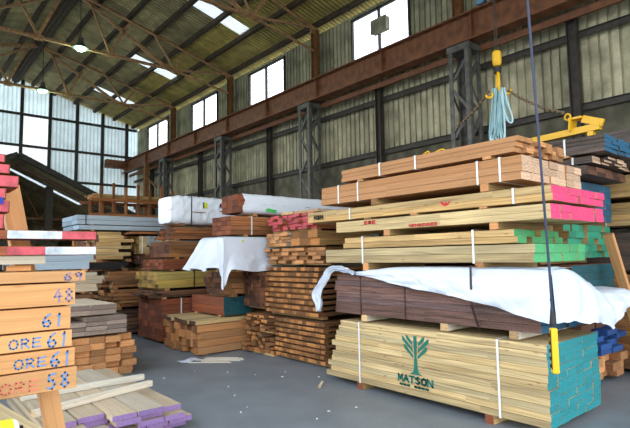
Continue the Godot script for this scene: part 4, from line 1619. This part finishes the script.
	pack("timber_stack", "golden-brown boards with jagged dark ends under the pale blue pack", [3.22, 4.12, 1.62, 2.20, -12.4, -10.95], "x", 8, 5, "honey", "dark", {"bearer": 0.06, "jit": 0.14})
	pack("timber_pack", "pale blue-grey wrapped pack, upper of two, before the wooden rack", [2.95, 5.1, 2.36, 2.56, -12.3, -11.1], "x", 2, 3, "bluegrey", "bluegrey", {"bearer": 0.012, "jit": 0.01, "straps": [3.12], "smat": "strap_black", "gap": 0.006})
	pack("timber_pack", "pale blue-grey wrapped pack, lower of two, before the wooden rack", [2.97, 5.1, 2.25, 2.345, -12.3, -11.1], "x", 1, 3, "bluegrey", "bluegrey", {"bearer": 0.03, "jit": 0.01})
	pack("timber_stack", "black plastic-covered boards under the golden-brown stack", [2.7, 4.1, 1.40, 1.55, -12.4, -10.9], "x", 2, 5, "black", "black", {"bearer": 0.03, "jit": 0.2, "wob": 0.2})
	pack("timber_stack", "brown and yellow mixed boards behind the weathered plank pile", [2.3, 3.35, 0.72, 1.30, -12.4, -11.0], "x", 6, 6, "umber", "yellow", {"bearer": 0.05, "jit": 0.3, "wob": 0.4, "miss": 0.1})
	pack("timber_stack", "dark mixed boards on the floor behind the weathered plank pile", [2.3, 3.5, 0.05, 0.66, -12.4, -11.0], "x", 6, 6, "walnut", "dark", {"bearer": 0.05, "jit": 0.3, "wob": 0.4})
	pack("timber_stack", "pale boards seen between the weathered planks and the black-covered boards", [1.95, 2.95, 1.08, 1.40, -10.2, -9.0], "x", 5, 5, "driftwood", "pine", {"bearer": 0.04, "jit": 0.1})
	pack("timber_stack", "dark boards carrying the pale boards behind the weathered planks", [1.9, 2.9, 0.05, 1.03, -10.2, -9.0], "x", 9, 5, "walnut", "dark", {"bearer": 0.05, "jit": 0.15})
	pack("timber_pack", "grey plastic-covered block behind the red and white boards", [1.35, 2.55, 1.46, 1.72, -10.2, -9.0], "x", 2, 4, "bluegrey", "bluegrey", {"bearer": 0.04, "jit": 0.05}).position.x += 0.15

	# rack with upright posts by the wall
	var r := thing("timber_rack", "tall brown wooden rack with a row of upright posts near the far corner", "rack", Vector3(7.0, 0, -19.0))
	for k in 7:
		var x := -1.35 + k * 0.45
		var b := board(r, Vector3(x, 2.12 + 0.07 * (k % 2), 0.6), 0.08, 0.08, 4.24 + 0.14 * (k % 2), "z", "cedar", "fir", "post")
		b.basis = Basis(Vector3.RIGHT, PI / 2)
		b = board(r, Vector3(x, 2.0, -0.6), 0.08, 0.08, 4.0, "z", "cedar", "fir", "post")
		b.basis = Basis(Vector3.RIGHT, PI / 2)
	for y in [3.75, 3.2, 2.3]:
		for z in [0.66, -0.66]:
			board(r, Vector3(0, y, z), 0.05, 0.12, 3.4, "x", "cedar", "fir", "rail")
	pack("timber_stack", "long brown boards lying on the wooden rack by the far corner", [5.4, 8.4, 3.84, 3.98, -19.5, -18.5], "x", 2, 8, "honey", "fir", {"jit": 0.2})
	pack("timber_stack", "brown boards stacked inside the wooden rack near the far corner", [5.5, 8.6, 0.05, 3.0, -21.4, -20.0], "x", 10, 5, "umber", "umber", {"bearer": 0.05, "jit": 0.2})
	# dark stacks filling the depth by the wall
	for d in [[7.2, -15.2], [7.4, -12.2], [7.3, -9.6]]:
		pack("timber_stack", "dark brown boards stacked in shade before the masonry wall", [d[0], 8.8, 0.06, 2.5, d[1] - 1.2, d[1]], "x", 12, 5, "umber", "dark", {"bearer": 0.06, "jit": 0.2, "group": "shaded stacks before the masonry wall"})
	# post carrying the girder's far end
	var t := thing("end_post", "brown steel post with a brace under the far end of the crane girder", "post", Vector3(9.2, 0, -23.2))
	st = begin()
	add_box(st, Vector3(0, 3.08, 0), Vector3(0.2, 6.16, 0.2))
	put("post", st, mats.brown_post, t)
	st = begin()
	add_bar(st, Vector3(0.0, 5.6, -0.1), Vector3(0.0, 4.9, 1.2), 0.08, 0.08)
	put("brace", st, mats.brown_post, t)


# ------------------------------------------------------------------ left foreground
func build_left_stacks() -> void:
	var st: SurfaceTool
	var Z := -2.6
	# big numbered boards on the leaning frame
	var specs := [   # y0, y1, x end, label, red word, words
		[1.000, 1.100, 0.705, "thick orange board marked 58 in blue with ORE in red"],
		[1.105, 1.190, 0.695, "thick orange board marked ORE 61 in blue, lower of two so marked"],
		[1.195, 1.275, 0.680, "thick orange board marked ORE 61 in blue, upper of two so marked"],
		[1.280, 1.385, 0.672, "thick orange board marked only 61 in blue"],
		[1.390, 1.495, 0.690, "thick orange board marked 48 in faint violet"],
		[1.500, 1.553, 0.735, "thinner orange board marked 69 in violet, topmost numbered one"],
	]
	for i in specs.size():
		var s: Array = specs[i]
		var x1: float = s[2]
		var l := 1.9
		var h: float = s[1] - s[0]
		var turn := 1.2 if i == 5 else 0.0
		var t := thing("marked_board", s[3], "board", Vector3(x1 - l / 2, s[0], Z - 0.13), "numbered orange boards")
		board(t, Vector3(0, h / 2, 0), 0.26, h - 0.003, l, "x", "orange", "fir", "timber")
		var f := Vector3(l / 2, 0, 0.1315)
		var R := Vector3.RIGHT
		var U := Vector3.UP
		st = begin()
		if i == 0:
			write(st, "58", f + Vector3(-0.125, 0.012, 0), R, U, Vector2(0.036, 0.066), 0.056, 0.008)
			put("blue_number", st, mats.blue_crayon, t)
			st = begin()
			write(st, "ORE", f + Vector3(-0.31, 0.018, 0), R, U, Vector2(0.04, 0.044), 0.055, 0.006)
			put("red_word", st, mats.red_crayon, t)
		elif i == 1 or i == 2:
			write(st, "61", f + Vector3(-0.105, 0.008, 0), R, U, Vector2(0.042, 0.062), 0.05, 0.008)
			put("blue_number", st, mats.blue_crayon, t)
			st = begin()
			write(st, "ORE", f + Vector3(-0.25 if i == 1 else -0.258, 0.016, 0), R, U, Vector2(0.034, 0.04), 0.046, 0.0065)
			put("blue_word", st, mats.blue_crayon, t)
		elif i == 3:
			write(st, "61", f + Vector3(-0.12, 0.018, 0), R, U, Vector2(0.04, 0.055), 0.05, 0.008)
			put("blue_number", st, mats.blue_crayon, t)
		elif i == 4:
			write(st, "48", f + Vector3(-0.09, 0.018, 0), R, U, Vector2(0.034, 0.058), 0.046, 0.0065)
			put("violet_number", st, mats.violet_crayon, t)
		else:
			write(st, "69", f + Vector3(-0.095, 0.008, 0), R, U, Vector2(0.034, 0.034), 0.046, 0.0065)
			put("violet_number", st, mats.violet_crayon, t)
	# chocks and boards between
	var tw := thing("board", "grey-white board lying between the numbered and the red-white boards", "board", Vector3(0.0, 1.585, Z - 0.135), "boards above the numbered ones")
	board(tw, Vector3(-0.32, 0.022, 0), 0.24, 0.04, 1.75, "x", "driftwood", "grey", "timber")
	var ch := thing("spacer_block", "small pale block between the numbered boards and the grey-white board", "block", Vector3(0.46, 1.556, Z - 0.1), "")
	board(ch, Vector3(0, 0.013, 0), 0.08, 0.026, 0.09, "x", "orange", "fir", "timber")
	ch = thing("spacer_block", "dark hidden block carrying the back of the grey-white board", "block", Vector3(-0.6, 1.556, Z - 0.1), "")
	board(ch, Vector3(0, 0.013, 0), 0.08, 0.026, 0.09, "x", "umber", "fir", "timber")
	# two painted boards, red and white
	for k in 2:
		var y := 1.628 if k == 0 else 1.702
		var t := thing("painted_board", "red-tipped board painted pale blue-white along its face, upper of a pair" if k == 1 else "white-tipped board with red painted length, lower of a pair", "board", Vector3(0, y, Z - 0.1), "red and white painted boards")
		var hh := 0.04
		board(t, Vector3(-0.31, hh / 2, 0), 0.2, hh, 2.18, "x", "red_wood" if woods.has("red_wood") else "rust", "red", "timber")
		var cut := 0.555 if k == 0 else 0.625
		st = begin()
		add_box(st, Vector3((0.78 + cut) / 2, hh / 2, 0.1), Vector3(0.78 - cut, hh - 0.004, 0.006))
		put("painted_face", st, mats.white_paint if k == 0 else mats.red_paint, t)
		st = begin()
		add_box(st, Vector3((0.40 + cut) / 2, hh / 2, 0.1), Vector3(cut - 0.40, hh - 0.004, 0.006))
		put("painted_face", st, mats.red_paint if k == 0 else mats.white_paint, t)
	# red boards above
	var reds := [[1.745, 1.815, 0.385], [1.82, 1.875, 0.405], [1.88, 1.93, 0.39], [1.935, 1.99, 0.437], [1.995, 2.04, 0.40], [2.045, 2.085, 0.38]]
	for s in reds:
		var t := thing("red_board", "red-faced board in the pile above the red and white boards", "board", Vector3(s[2] - 0.9, s[0], Z - 0.12), "red-faced boards")
		var hh: float = s[1] - s[0]
		board(t, Vector3(0, hh / 2, 0), 0.24, hh - 0.003, 1.8, "x", "rust", "red", "timber")
		st = begin()
		add_box(st, Vector3(0.0, hh / 2, 0.12), Vector3(1.79, hh - 0.008, 0.006))
		put("painted_face", st, mats.red_paint, t)
	var blue := thing("blue_tag", "small blue tag on the red-faced boards", "tag", Vector3(0.37, 1.86, Z + 0.008))
	st = begin()
	add_box(st, Vector3(0, 0.012, 0), Vector3(0.02, 0.03, 0.003))
	put("tag_face", st, mats.print_blue, blue)
	# frame that carries them: two leaning legs and cross arms
	var fr := thing("trestle_frame", "leaning orange timber trestle carrying the numbered boards", "trestle", Vector3(0.5, 0, Z - 0.3))
	for zz in [0.0, -0.0]:
		pass
	var leg := board(fr, Vector3(0, 0, 0), 0.085, 0.075, 2.0, "z", "orange", "fir", "leg")
	leg.transform = rod(Vector3(0.335, 0.0, 0.0), Vector3(-0.06, 1.99, 0.0), 0.0)
	var leg2 := board(fr, Vector3(0, 0, 0), 0.085, 0.075, 2.0, "z", "cedar", "fir", "leg")
	leg2.transform = rod(Vector3(-1.3, 0.0, 0.0), Vector3(-0.95, 1.99, 0.0), 0.0)
	board(fr, Vector3(-0.5, 0.981, 0.10), 0.09, 0.034, 1.2, "x", "umber", "fir", "arm")
	board(fr, Vector3(-0.5, 0.975, -0.10), 0.09, 0.05, 1.2, "x", "umber", "fir", "arm")
	board(fr, Vector3(-0.5, 0.5, 0.0), 0.05, 0.1, 1.3, "x", "umber", "fir", "brace")
	# plank sloping below, tub
	var pl := thing("sloping_plank", "wide pale plank sloping down under the numbered boards", "plank", Vector3(0.3, 0, -2.38))
	var pb := board(pl, Vector3.ZERO, 0.2, 0.04, 1.7, "z", "pine", "pine", "timber")
	pb.transform = rod(Vector3(0.72, 0.33, -0.05), Vector3(-0.42, 1.32, -0.05), 0.35)
	var tub := thing("spray_can", "yellow and white can lying on its side below the numbered boards", "can", Vector3(0.2, 0.985, -1.9))
	st = begin()
	add_tube(st, [Vector3(-0.14, 0.055, 0), Vector3(-0.13, 0.055, 0), Vector3(0.13, 0.055, 0), Vector3(0.14, 0.055, 0)], 0.055, 24, false, [0.046, 0.055, 0.055, 0.046])
	put("body", st, mats.tub_white, tub)
	st = begin()
	for k in 12:
		var a0 := deg_to_rad(25 + 11 * k)
		var a1 := deg_to_rad(36 + 11 * k)
		var n0 := Vector3(0, sin(a0), cos(a0))
		var n1 := Vector3(0, sin(a1), cos(a1))
		var c0 := Vector3(0, 0.055, 0)
		smooth_quad(st, [c0 + n0 * 0.0562 + Vector3.LEFT * 0.12, n0], [c0 + n0 * 0.0562 + Vector3.RIGHT * 0.125, n0], [c0 + n1 * 0.0562 + Vector3.RIGHT * 0.125, n1], [c0 + n1 * 0.0562 + Vector3.LEFT * 0.12, n1])
	put("yellow_label", st, mats.tub_yellow, tub)
	st = begin()
	add_tube(st, [Vector3(0.14, 0.055, 0), Vector3(0.155, 0.055, 0)], 0.03, 16)
	put("nozzle_cap", st, mats.black_rubber, tub)
	var cr := pack("timber_stack", "boards under the yellow can beside the trestle", [-0.5, 0.40, 0.05, 0.98, -2.08, -1.7], "x", 9, 2, "driftwood", "grey", {"bearer": 0.05, "jit": 0.05})

	# purple-ended planks on the floor: each one loose
	var y := 0.02
	for r in 5:
		var n := 5
		var x := 1.06 + 0.05 * (r % 2) + rng.randf_range(-0.02, 0.02)
		for k in n:
			if r == 4 and k == 4:
				continue
			var w := rng.randf_range(0.21, 0.25)
			var b := board(null, Vector3(x + w / 2, y + 0.025, -5.64 + rng.randf_range(-0.10, 0.10)), w - 0.014, 0.046, 2.14, "z", "driftwood", "purple", "purple_plank", rng.randf_range(-0.2, 0.2))
			tag(b, "weathered plank with purple painted end in the low pile on the floor", "plank", "purple-ended planks")
			x += w
		y += 0.05
	for z in [-6.3, -4.9]:
		var bo := board(null, Vector3(1.6, 0.01, z), 0.08, 0.019, 1.3, "x", "umber", "fir", "floor_bearer")
		tag(bo, "thin bearer under the purple-ended planks", "bearer", "bearers under the purple planks")
	var s1 := board(null, Vector3(1.62, 0.30, -5.60), 0.06, 0.055, 1.20, "x", "white", "pine", "white_batten", 0.5)
	tag(s1, "white batten across the purple-ended planks, shorter and farther of two", "batten", "white battens")
	var s2 := board(null, Vector3(1.58, 0.30, -5.10), 0.06, 0.055, 1.22, "x", "white", "pine", "white_batten", 16.0)
	tag(s2, "cream batten across the purple-ended planks, longer of two with knots", "batten", "white battens")

	# brown beams and weathered planks behind
	pack("squared_timber", "orange-brown beam in the floor stack under the weathered planks", [1.72, 2.70, 0.05, 0.57, -8.5, -7.1], "z", 6, 5, "fir", "fir", {"loose": true, "bearer": 0.05, "jit": 0.16, "fjit": 0.1, "sjit": 0.02, "gap": 0.004, "category": "beam", "group": "orange-brown beams by the aisle"})
	pack("plank", "weathered grey plank lying on the orange-brown beams", [1.76, 2.58, 0.60, 0.84, -8.5, -7.12], "z", 4, 3, "grey", "grey", {"loose": true, "bearer": 0.02, "jit": 0.03, "gap": 0.006, "miss": 0.1, "category": "plank", "group": "weathered grey planks"})
	pack("plank", "pale weathered plank on top of the weathered grey ones", [1.76, 2.46, 0.86, 1.0, -8.6, -7.2], "z", 2, 2, "driftwood", "grey", {"loose": true, "bearer": 0.018, "jit": 0.03, "gap": 0.006, "category": "plank", "group": "pale weathered planks"})


func rod(a: Vector3, b: Vector3, roll: float) -> Transform3D:
	var z := (b - a).normalized()
	var x := Vector3.BACK.cross(z).normalized() if absf(z.z) < 0.9 else Vector3.UP.cross(z).normalized()
	var y := z.cross(x)
	return Transform3D(Basis(x, y, z) * Basis(Vector3.BACK, roll), (a + b) / 2)


# ------------------------------------------------------------------ litter
func build_litter() -> void:
	# pale strips swept against the stacks
	for k in 8:
		var d := Vector3(0.73, 0, 0.68) * rng.randf_range(-0.16, 0.12) + Vector3(-0.68, 0, 0.73) * 0.05 * k
		var b := board(null, Vector3(4.17, 0.008, -7.22) + d, rng.randf_range(0.02, 0.045), 0.012, rng.randf_range(0.35, 0.8), "x", "white", "pine", "wood_strip", -43.0)
		tag(b, "thin pale offcut strip lying on the floor before the rough bundle", "offcut", "pale strips on the floor")
	var st := begin()
	var g := []
	for i in 15:
		var row := []
		for j in 11:
			var u := i / 14.0
			var v := j / 10.0
			row.append(Vector3(3.5 + 0.34 * u, 0.012 + 0.05 * (0.5 + 0.5 * wrinkle.get_noise_2d(u * 3, v * 3)) * sin(PI * u) * sin(PI * v), -7.52 + 0.2 * v + 0.05 * sin(u * 6)))
		g.append(row)
	add_grid(st, g)
	tag(put("plastic_scrap", st, mats.tarp), "crumpled white plastic scrap on the floor by the crosswise beams", "scrap")
	var spots := [[3.15, -5.2], [2.86, -4.6], [3.0, -4.7], [3.3, -5.6], [4.1, -5.55], [3.9, -5.9], [3.55, -4.0], [3.85, -3.9], [4.45, -5.2], [3.4, -6.7], [3.1, -7.8], [2.9, -6.6], [3.7, -6.3], [4.3, -5.75], [3.3, -3.9]]
	for s in spots:
		st = begin()
		var pts := []
		var r := rng.randf_range(0.007, 0.018)
		for k in 6:
			var a := TAU * k / 6
			pts.append(Vector2(cos(a), sin(a)) * r * rng.randf_range(0.6, 1.2))
		for k in range(1, 5):
			tri(st, [Vector3(pts[0].x, 0.008, pts[0].y), Vector3(pts[k].x, 0.008, pts[k].y), Vector3(pts[k + 1].x, 0.008, pts[k + 1].y)], Vector3.UP, [Vector2.ZERO, Vector2.RIGHT, Vector2.ONE])
		for k in 6:
			var a: Vector2 = pts[k]
			var b: Vector2 = pts[(k + 1) % 6]
			quad(st, Vector3(a.x, 0, a.y), Vector3(b.x, 0, b.y), Vector3(b.x, 0.008, b.y), Vector3(a.x, 0.008, a.y), Vector3(a.x + b.x, 0, a.y + b.y).normalized())
		var o := put("wood_chip", st, mats.paper)
		o.position = Vector3(s[0], 0, s[1])
		tag(o, "small pale chip lying on the grey concrete floor", "chip", "chips on the floor")
	var b1 := board(null, Vector3(4.18, 0.012, -4.85), 0.03, 0.022, 0.26, "x", "white", "pine", "floor_stick", 40.0)
	tag(b1, "short pale stick on the floor at the corner of the teal-ended pine pack", "stick")
